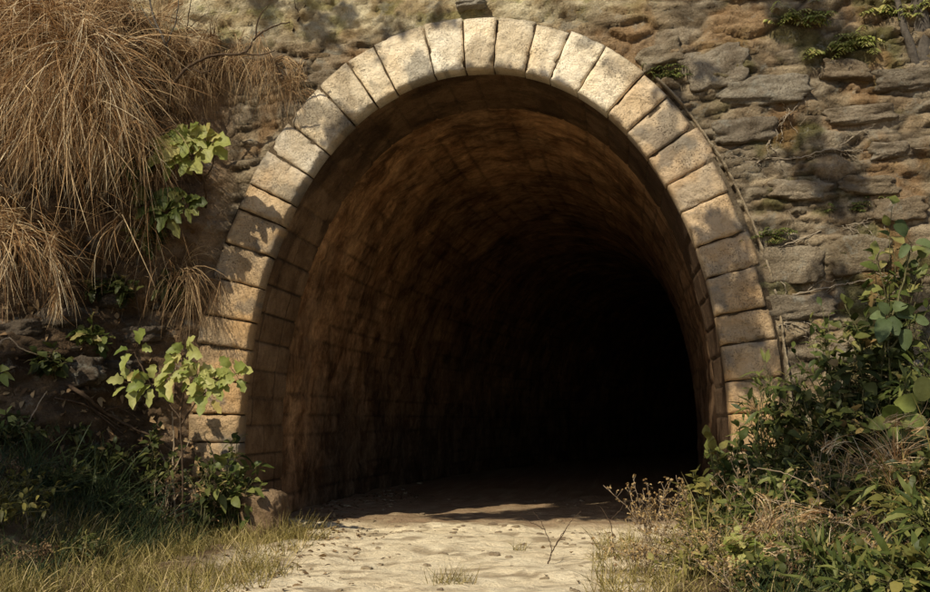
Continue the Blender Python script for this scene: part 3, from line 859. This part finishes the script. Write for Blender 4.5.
clump('mixed grass tuft where the shade meets the sunny turf', 95, -3.6, 240, (.12, .40), (.005, .011), 'grass', 70, .5, 1.0, .26, group=GC)
clump('small sunlit grass tuft alone on the pale path', 452, -3.2, 110, (.08, .24), (.004, .009), 'grass', 64, .35, .8, .06, group=GC, sx=1.5)
clump('tiny grass tuft on the path left of the bare twig', 518, -1.2, 50, (.08, .18), (.004, .008), 'grass', 65, .4, .7, .035, group=GC)
clump('thin grass tuft on the path edge in front of the weeds', 604, -1.6, 60, (.08, .26), (.004, .009), 'grass', 66, .4, .7, .09, group=GC)
clump('yellow grass fringe around the base of the low stone block', 288, -.72, 330, (.12, .40), (.004, .010), 'grass', 67, .35, .8, .16, group=GC, sx=1.4)
clump('straw coloured grass beside the low stone block', 250, -.9, 240, (.12, .36), (.004, .010), 'grass', 68, .4, .8, .2, group=GC, sx=1.5)
# low stone block at the left foot of the arch
bp = at(264, 508, -.42)
mb = MB(); rough_block(mb, (0, 0, 0), .44, .46, .50, (.36, .25, .15), 5, 22, .04, .15, 6.0)
o = mb.build('stone_block', M['block']); o.location = (bp.x, -.40, ground_h(bp.x, -.4) + .22)
tag(o, 'worn low stone block with a pale flat top at the left foot of the arch', 'stone')

for k, (px, py, wpx, hpx, lab) in enumerate([(100, 300, 60, 20, 'flat grey rock in the dark hollow of the bank'), (55, 318, 46, 22, 'rock under the lowest grass tussock'), (140, 335, 50, 20, 'layered rock left of the ring in the shade'),
        (70, 375, 66, 34, 'rounded boulder half buried in the shaded bank'), (120, 370, 40, 22, 'small rock behind the yellow green sapling'), (165, 300, 40, 26, 'rock at the edge between the bank and the wall'), (20, 330, 44, 20, 'rock at the left edge of the bank')]):
    p = onbank(px, py); mb = MB(); rough_block(mb, (0, 0, 0), wpx * .0098, .34, hpx * .0098, mixc((.20, .165, .125), (.14, .11, .08), rnd.random()), 40 + k, 14, rnd.uniform(-.15, .25), .26, 4.0)
    o = mb.build('bank_rock', M['wall']); o.location = p + V((0, .05, 0)); tag(o, lab, 'rock', 'rocks in the left bank')
for k, (pix, lab) in enumerate([([(118, 190), (122, 230), (116, 262), (120, 300)], 'long thin root dangling in the hollow of the bank'), ([(150, 240), (146, 275), (152, 310), (148, 345)], 'dangling root at the right side of the hollow'),
        ([(170, 180), (166, 215), (172, 250), (168, 290)], 'root hanging beside the smaller sapling'), ([(88, 235), (84, 262), (90, 285)], 'short root hanging under the big tussock')]):
    q = onw(pix, .10); q = [V((p.x, min(a.y for a in q), p.z)) for p in q]
    stick('hanging_root', lab, [q] , .009, 'twig', 'root', 'roots dangling from the bank', .012)
# ground cover: sunlit turf at the lower left, thin grass along the right of the path
def cover(name, label, regs, n, L, wr, mat, seed, grav=.8):
    rg = random.Random(seed); mb = MB(); k = 0
    while k < n:
        x0, x1, y0, y1 = regs[rg.randrange(len(regs))]
        x, y = rg.uniform(x0, x1), rg.uniform(y0, y1)
        if fbm(x * 1.6, y * 1.6, 33, 3) < rg.uniform(-.4, .3): continue
        if y > -.2 and abs(x) < 2.5: continue
        k += 1
        blade(mb, V((x, y, ground_h(x, y) - .01)), V((rg.gauss(0, .4), rg.gauss(0, .4), 1)), rg.uniform(*L) * (1 + .4 * n3(x * 2, y * 2, 6)), rg.uniform(*wr), grav * rg.uniform(.2, 1.6), rg, 4, .5)
    return tag(mb.build(name, M[mat]), label, 'grass', kind='stuff')
cover('turf', 'short olive and straw coloured grass beside the pale path', [(-3.9, -1.55, -4.6, -.5), (-5.4, -2.6, -5.0, -2.2), (-3.2, -1.2, -5.2, -2.6), (-3.4, -2.0, -3.0, -.4)], 10500, (.06, .30), (.004, .011), 'grass', 71)
cover('undergrowth', 'dark weedy grass under the shrubs on both banks', [(-5.4, -2.8, -4.0, -.4), (2.3, 5.0, -4.4, -.3)], 8000, (.10, .40), (.006, .014), 'dark_grass', 72)
cover('verge_grass', 'thin dry grass along the right edge of the path', [(1.2, 2.6, -4.6, -.3)], 2200, (.06, .30), (.004, .010), 'grass', 73)

# ------------------------------------------------------------------ right side vegetation
RB = 'shrubs crowding the right foot of the arch'
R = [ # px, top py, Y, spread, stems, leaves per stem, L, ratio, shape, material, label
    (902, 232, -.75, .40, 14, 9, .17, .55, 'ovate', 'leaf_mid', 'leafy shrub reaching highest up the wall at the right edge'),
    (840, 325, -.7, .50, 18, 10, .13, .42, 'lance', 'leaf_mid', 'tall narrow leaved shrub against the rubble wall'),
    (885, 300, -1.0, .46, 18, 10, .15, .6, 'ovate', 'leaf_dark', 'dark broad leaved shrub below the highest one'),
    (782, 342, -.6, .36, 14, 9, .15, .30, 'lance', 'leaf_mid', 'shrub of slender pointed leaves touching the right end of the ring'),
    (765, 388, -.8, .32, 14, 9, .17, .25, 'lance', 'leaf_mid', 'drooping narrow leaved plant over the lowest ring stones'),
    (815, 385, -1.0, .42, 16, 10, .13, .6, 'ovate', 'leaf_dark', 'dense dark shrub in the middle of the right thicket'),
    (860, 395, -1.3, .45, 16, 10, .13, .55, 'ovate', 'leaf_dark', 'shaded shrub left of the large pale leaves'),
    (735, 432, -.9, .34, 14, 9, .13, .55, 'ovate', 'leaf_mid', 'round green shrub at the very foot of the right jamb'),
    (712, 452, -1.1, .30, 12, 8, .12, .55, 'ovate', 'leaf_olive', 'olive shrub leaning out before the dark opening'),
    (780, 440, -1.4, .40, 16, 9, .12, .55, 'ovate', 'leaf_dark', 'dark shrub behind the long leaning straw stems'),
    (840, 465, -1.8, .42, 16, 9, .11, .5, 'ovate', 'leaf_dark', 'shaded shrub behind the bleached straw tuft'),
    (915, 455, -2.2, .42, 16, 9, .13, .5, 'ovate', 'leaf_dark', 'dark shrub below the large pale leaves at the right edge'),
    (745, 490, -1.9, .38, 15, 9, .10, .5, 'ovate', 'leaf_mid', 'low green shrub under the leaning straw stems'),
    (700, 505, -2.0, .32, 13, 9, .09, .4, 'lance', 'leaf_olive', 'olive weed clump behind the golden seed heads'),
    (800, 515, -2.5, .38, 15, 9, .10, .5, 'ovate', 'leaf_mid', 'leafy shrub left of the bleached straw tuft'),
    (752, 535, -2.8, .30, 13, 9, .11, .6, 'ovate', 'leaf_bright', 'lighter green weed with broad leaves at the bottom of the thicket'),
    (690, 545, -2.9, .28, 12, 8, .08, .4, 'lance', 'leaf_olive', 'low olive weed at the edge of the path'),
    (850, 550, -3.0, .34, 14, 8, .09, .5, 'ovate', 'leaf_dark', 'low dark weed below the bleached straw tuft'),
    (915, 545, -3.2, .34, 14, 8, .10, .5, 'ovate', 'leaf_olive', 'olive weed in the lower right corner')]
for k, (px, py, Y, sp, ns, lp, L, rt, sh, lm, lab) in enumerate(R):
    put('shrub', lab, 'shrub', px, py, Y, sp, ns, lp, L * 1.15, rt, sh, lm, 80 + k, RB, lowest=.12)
for k, (px, py, Y) in enumerate([(870, 350, -.9), (920, 380, -1.4), (800, 420, -.8), (900, 490, -2.6), (950, 500, -2.9), (940, 560, -3.6), (890, 575, -3.7), (820, 560, -3.3), (770, 560, -3.4), (900, 585, -4.1), (930, 575, -4.2), (860, 585, -4.0), (720, 500, -1.4), (780, 480, -1.8), (860, 500, -2.3), (940, 330, -1.1)]):
    put('shrub', 'small weedy shrub filling the shaded gaps of the right thicket', 'shrub', px, py, Y, .38, 14, 8, [.12, .22, .12, .24][k % 4], [.5, .2, .6, .16][k % 4], ['ovate', 'lance', 'ovate', 'lance'][k % 4], ['leaf_dark', 'leaf_mid', 'leaf_olive', 'leaf_mid'][k % 4], 120 + k, 'filler weeds of the right thicket', lowest=.08)
b = onground(925, -1.7)
sapling('broad_leaf_plant', 'plant with large pale rounded leaves hanging at the right edge', 'plant', [[b] + pl([(926, 470), (922, 430), (918, 405)], -1.9), pl([(924, 440), (908, 428), (896, 425)], -1.7)],
        [(at(922, 408, -1.95), 3), (at(898, 425, -1.95), 3), (at(936, 398, -1.95), 2)], 'leaf_bright', .22, .72, 'round', 5, sm='stem', cl=.12)
b = onground(893, -1.2)
sapling('broad_leaf_plant', 'plant with round blue green leaves above the shaded thicket', 'plant', [[b] + pl([(890, 380), (888, 340), (892, 318)], -1.2), pl([(889, 350), (905, 330), (912, 318)], -1.2), pl([(892, 318), (904, 280), (911, 246)], -1.2)],
        [(at(888, 316, -1.25), 4), (at(908, 322, -1.25), 3), (at(911, 243, -1.22), 2)], 'leaf_blue', .155, .8, 'round', 6, sm='stem', cl=.10)

for k, (px, Y, n_, lab) in enumerate([(860, -1.0, 150, 'tall arching grass tuft high in the right thicket'), (815, -1.3, 130, 'green grass tuft among the dark shrubs of the thicket'), (740, -1.5, 150, 'grass tuft at the foot of the right jamb'),
        (715, -2.4, 170, 'grass tuft at the path side of the thicket'), (905, -2.7, 130, 'grass tuft behind the rust coloured weed')]):
    clump(lab, px, Y, n_, (.35, .95), (.007, .016), ['dark_grass', 'grass', 'dark_grass', 'grass', 'grass'][k], 500 + k, .5, 1.3, .13, group=GC)
# dry seed-head weeds
def weed(label, px, py_top, Y, n, spread, seed, lean=V((0, 0, 0)), mat='seed', stem='pale_twig', dens=16, group='dry seed head weeds', r=.0045, size=(.014, .036)):
    rg = random.Random(seed); b = onground(px, Y); h = max(.2, at(px, py_top, Y).z - b.z)
    t = thing('dry_weed', b, label, 'dry weed', group)
    sb, hb = MB(), MB()
    for k in range(n):
        tip = b + lean * rg.uniform(.5, 1.2) + V((rg.gauss(0, spread), rg.gauss(0, spread * .7), h * rg.uniform(.55, 1.05)))
        pts = curve([b + V((rg.gauss(0, .05), rg.gauss(0, .05), -.05)), b.lerp(tip, .5) + V((rg.gauss(0, .04), rg.gauss(0, .04), .05)), tip], 6, .006, rg)
        tube(sb, pts, r, r * .5, 4)
        for q in range(dens):
            f = rg.uniform(.35, 1.0); i = min(len(pts) - 2, int(f * (len(pts) - 1)))
            p = pts[i].lerp(pts[i + 1], rg.random()); d = (rdir(rg) + V((0, 0, .8))).normalized()
            e = p + d * rg.uniform(.03, .12) * (1.2 - f * .5)
            tube(sb, [p, e], r * .5, r * .3, 3)
            for s_ in range(3): leaf(hb, e, rdir(rg), rdir(rg), rg.uniform(*size), rg.uniform(*size) * .6, 'ovate', rg, .3, .2)
    sb.build('stem', M[stem], t); hb.build('foliage', M[mat], t)  # the foliage mesh here holds the dry seed heads
weed('golden seed head weed catching the sun before the dark opening', 652, 482, -1.9, 16, .17, 201)
weed('smaller golden weed to the right of the sunlit seed heads', 692, 486, -1.6, 9, .12, 202)
weed('low pale weed at the path edge under the golden seed heads', 640, 545, -2.6, 12, .16, 203, dens=10)
weed('single bare seed stalk leaning left against the black opening', 690, 432, -1.0, 2, .04, 204, V((-.14, 0, 0)), dens=7)
weed('dry rust coloured weed in front of the bleached straw tuft', 880, 520, -3.0, 12, .2, 205, mat='litter', dens=10)
weed('dry brown weed beside the lower right corner', 800, 560, -3.4, 10, .18, 206, mat='litter', dens=9)
weed('dry brown weed in the dark lower left corner', 18, 505, -2.4, 9, .2, 207, mat='litter', stem='twig', dens=8)
weed('dead brown weed low in the lower left corner below the dark shrub', 45, 548, -3.5, 12, .24, 216, mat='litter', stem='twig', dens=10)
weed('tangle of rusty dead twigs around the pale upright stick', 166, 478, -.9, 10, .14, 208, mat='litter', stem='pale_twig', dens=8, size=(.012, .026))
weed('thin dry weed with few seed heads in the right thicket', 872, 470, -2.0, 8, .22, 209, dens=8)
weed('thin rusty weed between the shrubs at the foot of the right jamb', 760, 425, -1.6, 8, .2, 210, mat='litter', dens=9)
weed('sparse golden weed rising through the dark shrubs of the thicket', 828, 440, -2.1, 8, .2, 211, dens=9)
weed('dry weed at the far right edge below the pale rounded leaves', 925, 480, -2.8, 8, .18, 212, dens=9)
weed('low dry weed in front of the lighter green broad leaved weed', 735, 560, -3.4, 9, .18, 213, dens=9)
weed('tall pale weed in front of the dark shrubs in the middle of the thicket', 800, 470, -2.9, 10, .2, 214, dens=10)
weed('pale dry weed between the straw tufts at the bottom of the thicket', 860, 530, -3.5, 10, .2, 215, dens=10)
weed('bright straw coloured weed standing above the bleached straw tuft', 900, 455, -2.5, 12, .2, 217, dens=12)
weed('pale weed leaning over the path from the thicket', 705, 520, -2.7, 12, .2, 218, V((-.15, 0, 0)), dens=10)
weed('straw weed half way down the thicket beside the leaning straw stems', 770, 500, -2.9, 10, .2, 219, dens=10)
# bleached straw
b = onground(882, -2.6)
tussock('bleached straw tuft glowing in the right thicket', [b + V((-.05, 0, .38)), b + V((.08, 0, .34))], 330, (.18, .5), (.004, .009), .9, V((-.15, -.5, .7)), 301, 'straw', 'straw tufts in the thicket', .9, .9, 'straw_tuft')
b = onground(770, -2.4)
tussock('brownish straw tuft low in the right thicket', [b + V((-.2, 0, .1)), b + V((.3, 0, .15))], 260, (.2, .5), (.004, .009), .9, V((0, -.4, .8)), 302, 'straw', 'straw tufts in the thicket', .8, .9, 'straw_tuft')
b = onground(835, -3.2)
tussock('pale straw tuft at the bottom edge of the thicket', [b + V((-.25, 0, .05)), b + V((.3, 0, .08))], 240, (.18, .45), (.004, .009), .8, V((0, -.3, .8)), 303, 'straw', 'straw tufts in the thicket', .8, .9, 'straw_tuft')
stick('straw_stalk', 'long pale straw stem arching left across the thicket', [[onground(872, -2.5)] + pl([(862, 520), (840, 505), (805, 482), (780, 472), (757, 468)], -2.35)], .009, 'pale_twig', 'stem')
stick('straw_stalk', 'lower straight straw stem pointing left over the thicket', [[onground(880, -2.6)] + pl([(866, 520), (835, 511), (800, 504), (765, 499)], -2.4)], .009, 'pale_twig', 'stem')
stick('straw_stalk', 'pale stem slanting down the right side of the thicket', [[onground(925, -2.5)] + pl([(918, 520), (908, 495), (896, 472)], -2.4)], .008, 'pale_twig', 'stem')
stick('straw_stalk', 'short pale stem at the lower left of the thicket', [[onground(775, -2.9)] + pl([(755, 550), (735, 532), (726, 526)], -2.7)], .008, 'pale_twig', 'stem')
# bare twig on the path
b = onground(548, -1.9)
stick('bare_twig', 'bare forked twig standing alone in the pale path', [[b + V((0, 0, -.05))] + pl([(549, 560), (556, 545), (564, 531)], -1.9), pl([(552, 553), (549, 540), (541, 522), (533, 512)], -1.9), pl([(556, 545), (567, 528), (572, 520), (581, 511)], -1.9), pl([(545, 530), (534, 524), (520, 517)], -1.9)], .009, 'twig', 'twig')
stick('bare_twig', 'small bare twig at the right of the path before the seed heads', [[onground(613, -1.7)] + pl([(612, 530), (606, 515), (600, 506)], -1.7), pl([(609, 522), (620, 510), (626, 500)], -1.7)], .006, 'twig', 'twig')

# bare roots that cling to the rubble wall
G_R = 'bare roots clinging to the wall'
for lab, pix, r in [
        ('pale root slanting down the wall beside the hood of the ring', [(757, 164), (766, 146), (775, 130), (790, 114), (802, 100)], .016),
        ('long grey root running level across the middle of the wall', [(738, 164), (768, 160), (800, 158), (828, 150), (848, 152), (880, 147), (930, 150)], .015),
        ('root sagging across the upper mossy stones at the right', [(770, 250), (798, 241), (830, 228), (858, 224), (884, 218)], .014),
        ('thick pale root lying level above the shrubs', [(776, 300), (800, 293), (830, 287), (858, 282), (886, 277), (910, 281)], .018),
        ('short root branching off the foot of the hood strip', [(778, 326), (798, 322), (818, 328)], .016),
        ('thin forked root near the centre of the wall', [(838, 148), (852, 138), (870, 128)], .010)]:
    stick('bare_root', lab, [onw(pix, .035)], r, 'root', 'root', G_R, .012, True)
# fern tufts growing from the wall
G_F = 'yellow green tufts growing on the wall'
def fern(label, px, py, n, L, seed, mat='leaf_olive', wide=.10):
    rg = random.Random(seed); b = onbank(px, py); t = thing('wall_fern', b, label, 'fern', G_F); fb, sb = MB(), MB()
    for k in range(n):
        d = V((rg.gauss(0, .9), -.75, rg.uniform(-.1, .7))).normalized(); p = b + V((rg.gauss(0, wide * 1.6), 0, rg.gauss(0, wide * .5))); q = [b, p]
        for s_ in range(6):
            d = (d + V((0, 0, -.16))).normalized(); q.append(q[-1] + d * L * rg.uniform(.6, 1.1) / 7)
        tube(sb, q, .003, .0015, 3)
        for s_ in range(1, 8):
            w_ = L * .26 * (1 - abs(s_ - 3) / 6)
            for sg in (-1, 1):
                sd = d.cross(V((0, 0, 1))).normalized() * sg
                leaf(fb, q[s_], (sd + d * .5 + rdir(rg) * .2), V((0, -.4, 1)), w_, w_ * .42, 'lance', rg, .1, .4)
    sb.build('stem', M['stem'], t); fb.build('fronds', M[mat], t)
fern('yellow green fern tuft at the top of the wall right of the crown', 800, 18, 26, .34, 401, 'leaf_bright')
fern('wider fern tuft just below the topmost one', 842, 46, 30, .36, 402, 'leaf_bright')
fern('fern tuft beside the grey tree trunk at the top right', 900, 10, 20, .34, 403, 'leaf_bright')
fern('small green tuft growing at the shoulder of the ring', 672, 70, 24, .22, 404, 'leaf_mid')
fern('mossy green tuft on the wall by the right springing of the ring', 775, 235, 22, .20, 405, 'leaf_mid')
fern('small tuft on the mossy stones in the middle of the wall', 858, 205, 16, .18, 406, 'leaf_mid')

# slab lying on the sunlit ledge above the crown
p = at(471, 6, -.05)
mb = MB(); rough_block(mb, (0, 0, 0), .34, .24, .09, (.50, .46, .38), 9, 14, .08, .2)
o = mb.build('loose_slab', M['wall']); o.location = (p.x, surf_y(p.x, p.z) + .03, p.z + .02)
tag(o, 'small grey slab of stone jutting from the sunlit wall above the crown', 'stone')

# loose stones and leaf litter
rg = random.Random(91)
mb = MB()
for k in range(1300):
    if rg.random() < .6: x, y = rg.choice([(rg.gauss(-2.2, .5), rg.gauss(.1, .5)), (rg.gauss(1.9, .5), rg.uniform(-4, .4)), (rg.gauss(-2.3, .3), rg.uniform(.3, 6)), (rg.gauss(-1.6, .5), rg.uniform(-4, -.5))])
    else: x, y = rg.choice([(rg.uniform(-5.2, -2.6), rg.uniform(-4, -.4)), (rg.uniform(1.8, 5), rg.uniform(-4.4, -.4))])
    leaf(mb, V((x, y, ground_h(x, y) + .008)), V((rg.gauss(0, 1), rg.gauss(0, 1), rg.gauss(0, .25))), V((rg.gauss(0, .3), rg.gauss(0, .3), 1)), rg.uniform(.03, .09), rg.uniform(.02, .05), 'ovate', rg, .4, .1)
for k in range(900):
    px, py = rg.uniform(-10, 200), rg.uniform(230, 480)
    p = onbank(px, py); leaf(mb, p + V((0, -.02, 0)), rdir(rg), V((0, -1, .5)) + rdir(rg) * .4, rg.uniform(.05, .12), rg.uniform(.03, .07), 'ovate', rg, .4, .3)
tag(mb.build('leaf_litter', M['litter']), 'brown fallen leaves strewn over the banks and path edges', 'leaf litter', kind='stuff')
mb = MB()
for k in range(230):
    x, y = rg.choice([(rg.uniform(-2.3, 2.2), rg.gauss(.35, .3)), (rg.uniform(-2.3, 2.2), rg.gauss(.35, .3)), (rg.uniform(-1.4, 1.5), rg.uniform(-4, 0)), (rg.gauss(-2.3, .25), rg.uniform(.4, 9)), (rg.gauss(-2.2, .3), rg.uniform(.6, 5)), (rg.uniform(-2.2, 2.2), rg.uniform(1.2, 5))])
    s = rg.uniform(.015, .055) * (1.6 if rg.random() < .12 else 1)
    rough_block(mb, (x, y, ground_h(x, y) + s * .02), s * rg.uniform(1, 1.9), s * rg.uniform(.9, 1.5), s * rg.uniform(.45, .8), mixc((.42, .33, .21), (.24, .18, .12), rg.random()), k, 5, rg.uniform(-.2, .2), .35, 2.6)
tag(mb.build('loose_gravel', M['soil']), 'small loose stones scattered on the path at the tunnel mouth', 'gravel', kind='stuff')

S = V((-.34, -.655, .672)).normalized()      # towards the sun
# ------------------------------------------------------------------ trees: unseen crowns, leaf clumps set along sun rays to throw the shade
def tree(label, base, limbs, clumps, nleaf, seed, r=.14):
    rg = random.Random(seed); t = thing('tree', base, label, 'tree')
    tb, cb = MB(), MB()
    for k, l in enumerate(limbs): tube(tb, curve(l, 6, .012, rg), r * (1 if k == 0 else .5), r * (.4 if k == 0 else .12), 8)
    tot = sum(c[1] ** 2 for c in clumps)
    for c, rad in clumps:
        for q in range(int(nleaf * rad ** 2 / tot)):
            d = rdir(rg); p = c + V((d.x, d.y, d.z * .6)) * rad * rg.random() ** .45
            leaf(cb, p, rdir(rg), V((0, 0, 1)) + rdir(rg) * .8, rg.uniform(.09, .17), rg.uniform(.05, .09), 'ovate', rg, .2, .4)
    tb.build('trunk', M['bark'], t); cb.build('crown', M['leaf_tree'], t)
b = onbank(925, 78); b.y = .1
fork = b + V((-.15, -.25, 1.4))
rg = random.Random(5)
cl = []
while len(cl) < 74:                                     # added leaf clumps that keep the sun out of the tunnel mouth
    x, z = rg.uniform(-2.4, 2.3), rg.uniform(1.9, 5.0)
    if inside(x, z, -.68) > 0: cl.append((V((x, 0, z)) + S * rg.uniform(6.8, 8.6), rg.uniform(.28, .40)))
q_ = len(cl)
while len(cl) < q_ + 20:  # more added clumps against the strip of sun below the arch crown
    x, z = rg.uniform(-2, 1.9), rg.uniform(4.0, 5.1)
    if inside(x, z, -.46) > 0: cl.append((V((x, 0, z)) + S * rg.uniform(6.8, 8.0), rg.uniform(.2, .28)))
q_ = len(cl)
while len(cl) < q_ + 34:
    x, z = rg.uniform(-1.9, 1.8), rg.uniform(4.2, 5.2)
    if .16 < inside(x, z, 0) < .62: cl.append((V((x, 0, z)) + S * rg.uniform(6.6, 7.6), rg.uniform(.13, .2)))
for k in range(12):                                      # and more to dapple the rubble wall
    x, z = rg.uniform(2.5, 5.4), rg.uniform(.2, 6.4)
    cl.append((V((x, 0, z)) + S * rg.uniform(6.8, 9.2), rg.uniform(.26, .48)))
for k in range(16):                                      # scattered sprays that dapple the upper wall and the ring
    x, z = rg.choice([(rg.uniform(-3.2, 1.6), rg.uniform(5.7, 6.5)), (rg.uniform(1.2, 3.0), rg.uniform(3.0, 5.2)), (rg.uniform(2.2, 3.1), rg.uniform(1.2, 4.2))])
    cl.append((V((x, 0, z)) + S * rg.uniform(6.8, 8.4), rg.uniform(.12, .24)))
for k in range(8):
    cl.append((V((rg.uniform(2.5, 4.4), rg.uniform(-2.6, -.8), rg.uniform(.5, 1.7))) + S * rg.uniform(9, 11), rg.uniform(.3, .5)))
tree('grey multi stemmed tree rooted on the wall at the top right corner', b + V((0, 0, -.5)),
     [[b + V((0, .1, -.3)), b + V((-.04, -.05, .6)), fork, V((3.6, -1.2, 9.4))], [fork, V((3.0, -1.8, 8.8)), V((1.6, -2.6, 10.2))], [fork, V((4.4, -1.4, 8.9)), V((4.2, -2.8, 10.4))],
      [b + V((-.05, 0, 0)), b + V((-.22, -.15, .5)), b + V((-.40, -.2, 1.3))], [b + V((.05, 0, -.2)), b + V((.10, -.1, .6)), b + V((.2, -.3, 1.6))], [V((3.6, -1.2, 9.4)), V((2.4, -2.2, 10.2)), V((1.0, -3.0, 10.8))]], cl, 20000, 6, .13)
cl = []  # unseen tree, its clumps placed to shade the lower left bank
for k in range(64):
    x, y, z = rg.uniform(-5.5, -3.7), rg.uniform(-4.2, -.8), rg.uniform(.1, 1.6)
    cl.append((V((x, y, z)) + S * rg.uniform(8.5, 10), rg.uniform(.35, .6)))
tb_ = V((-8.6, -7.2, ground_h(-8.6, -7.2)))
tree('unseen leafy tree added beyond the left edge to shade the bank', tb_, [[tb_, tb_ + V((.2, -.1, 2.5)), V((-8.1, -7.4, 5.5)), V((-7.8, -7.6, 8.2))], [V((-8.1, -7.4, 5.5)), V((-7.4, -7.2, 6.6)), V((-6.8, -7.0, 7.4))], [V((-8.1, -7.4, 5.5)), V((-8.4, -8.4, 6.8)), V((-8.2, -9, 7.6))]], cl, 6000, 7, .2)

# ------------------------------------------------------------------ light
sd = bpy.data.lights.new('sun', 'SUN'); sd.energy = 5.0; sd.angle = radians(.5); sd.color = (1.0, .91, .715)
so = bpy.data.objects.new('sun', sd); so.location = S * 30; COL.objects.link(so)
so.rotation_euler = S.to_track_quat('Z', 'Y').to_euler()
wd = bpy.data.worlds.new('World'); scene.world = wd; wd.use_nodes = True
nt = wd.node_tree; nt.nodes.clear()
sky = nd(nt, 'ShaderNodeTexSky', sky_type='NISHITA'); sky.sun_disc = False
sky.sun_elevation = math.asin(S.z); sky.sun_rotation = math.atan2(S.x, S.y)
bg = nd(nt, 'ShaderNodeBackground'); bg.inputs['Strength'].default_value = .105
out = nd(nt, 'ShaderNodeOutputWorld')
nt.links.new(sky.outputs[0], bg.inputs[0]); nt.links.new(bg.outputs[0], out.inputs[0])
scene.view_settings.view_transform = 'Standard'
scene.view_settings.look = 'None'
scene.view_settings.exposure = 0
scene.render.engine = 'CYCLES'
scene.cycles.use_denoising = True
scene.cycles.max_bounces = 8
scene.cycles.diffuse_bounces = 5
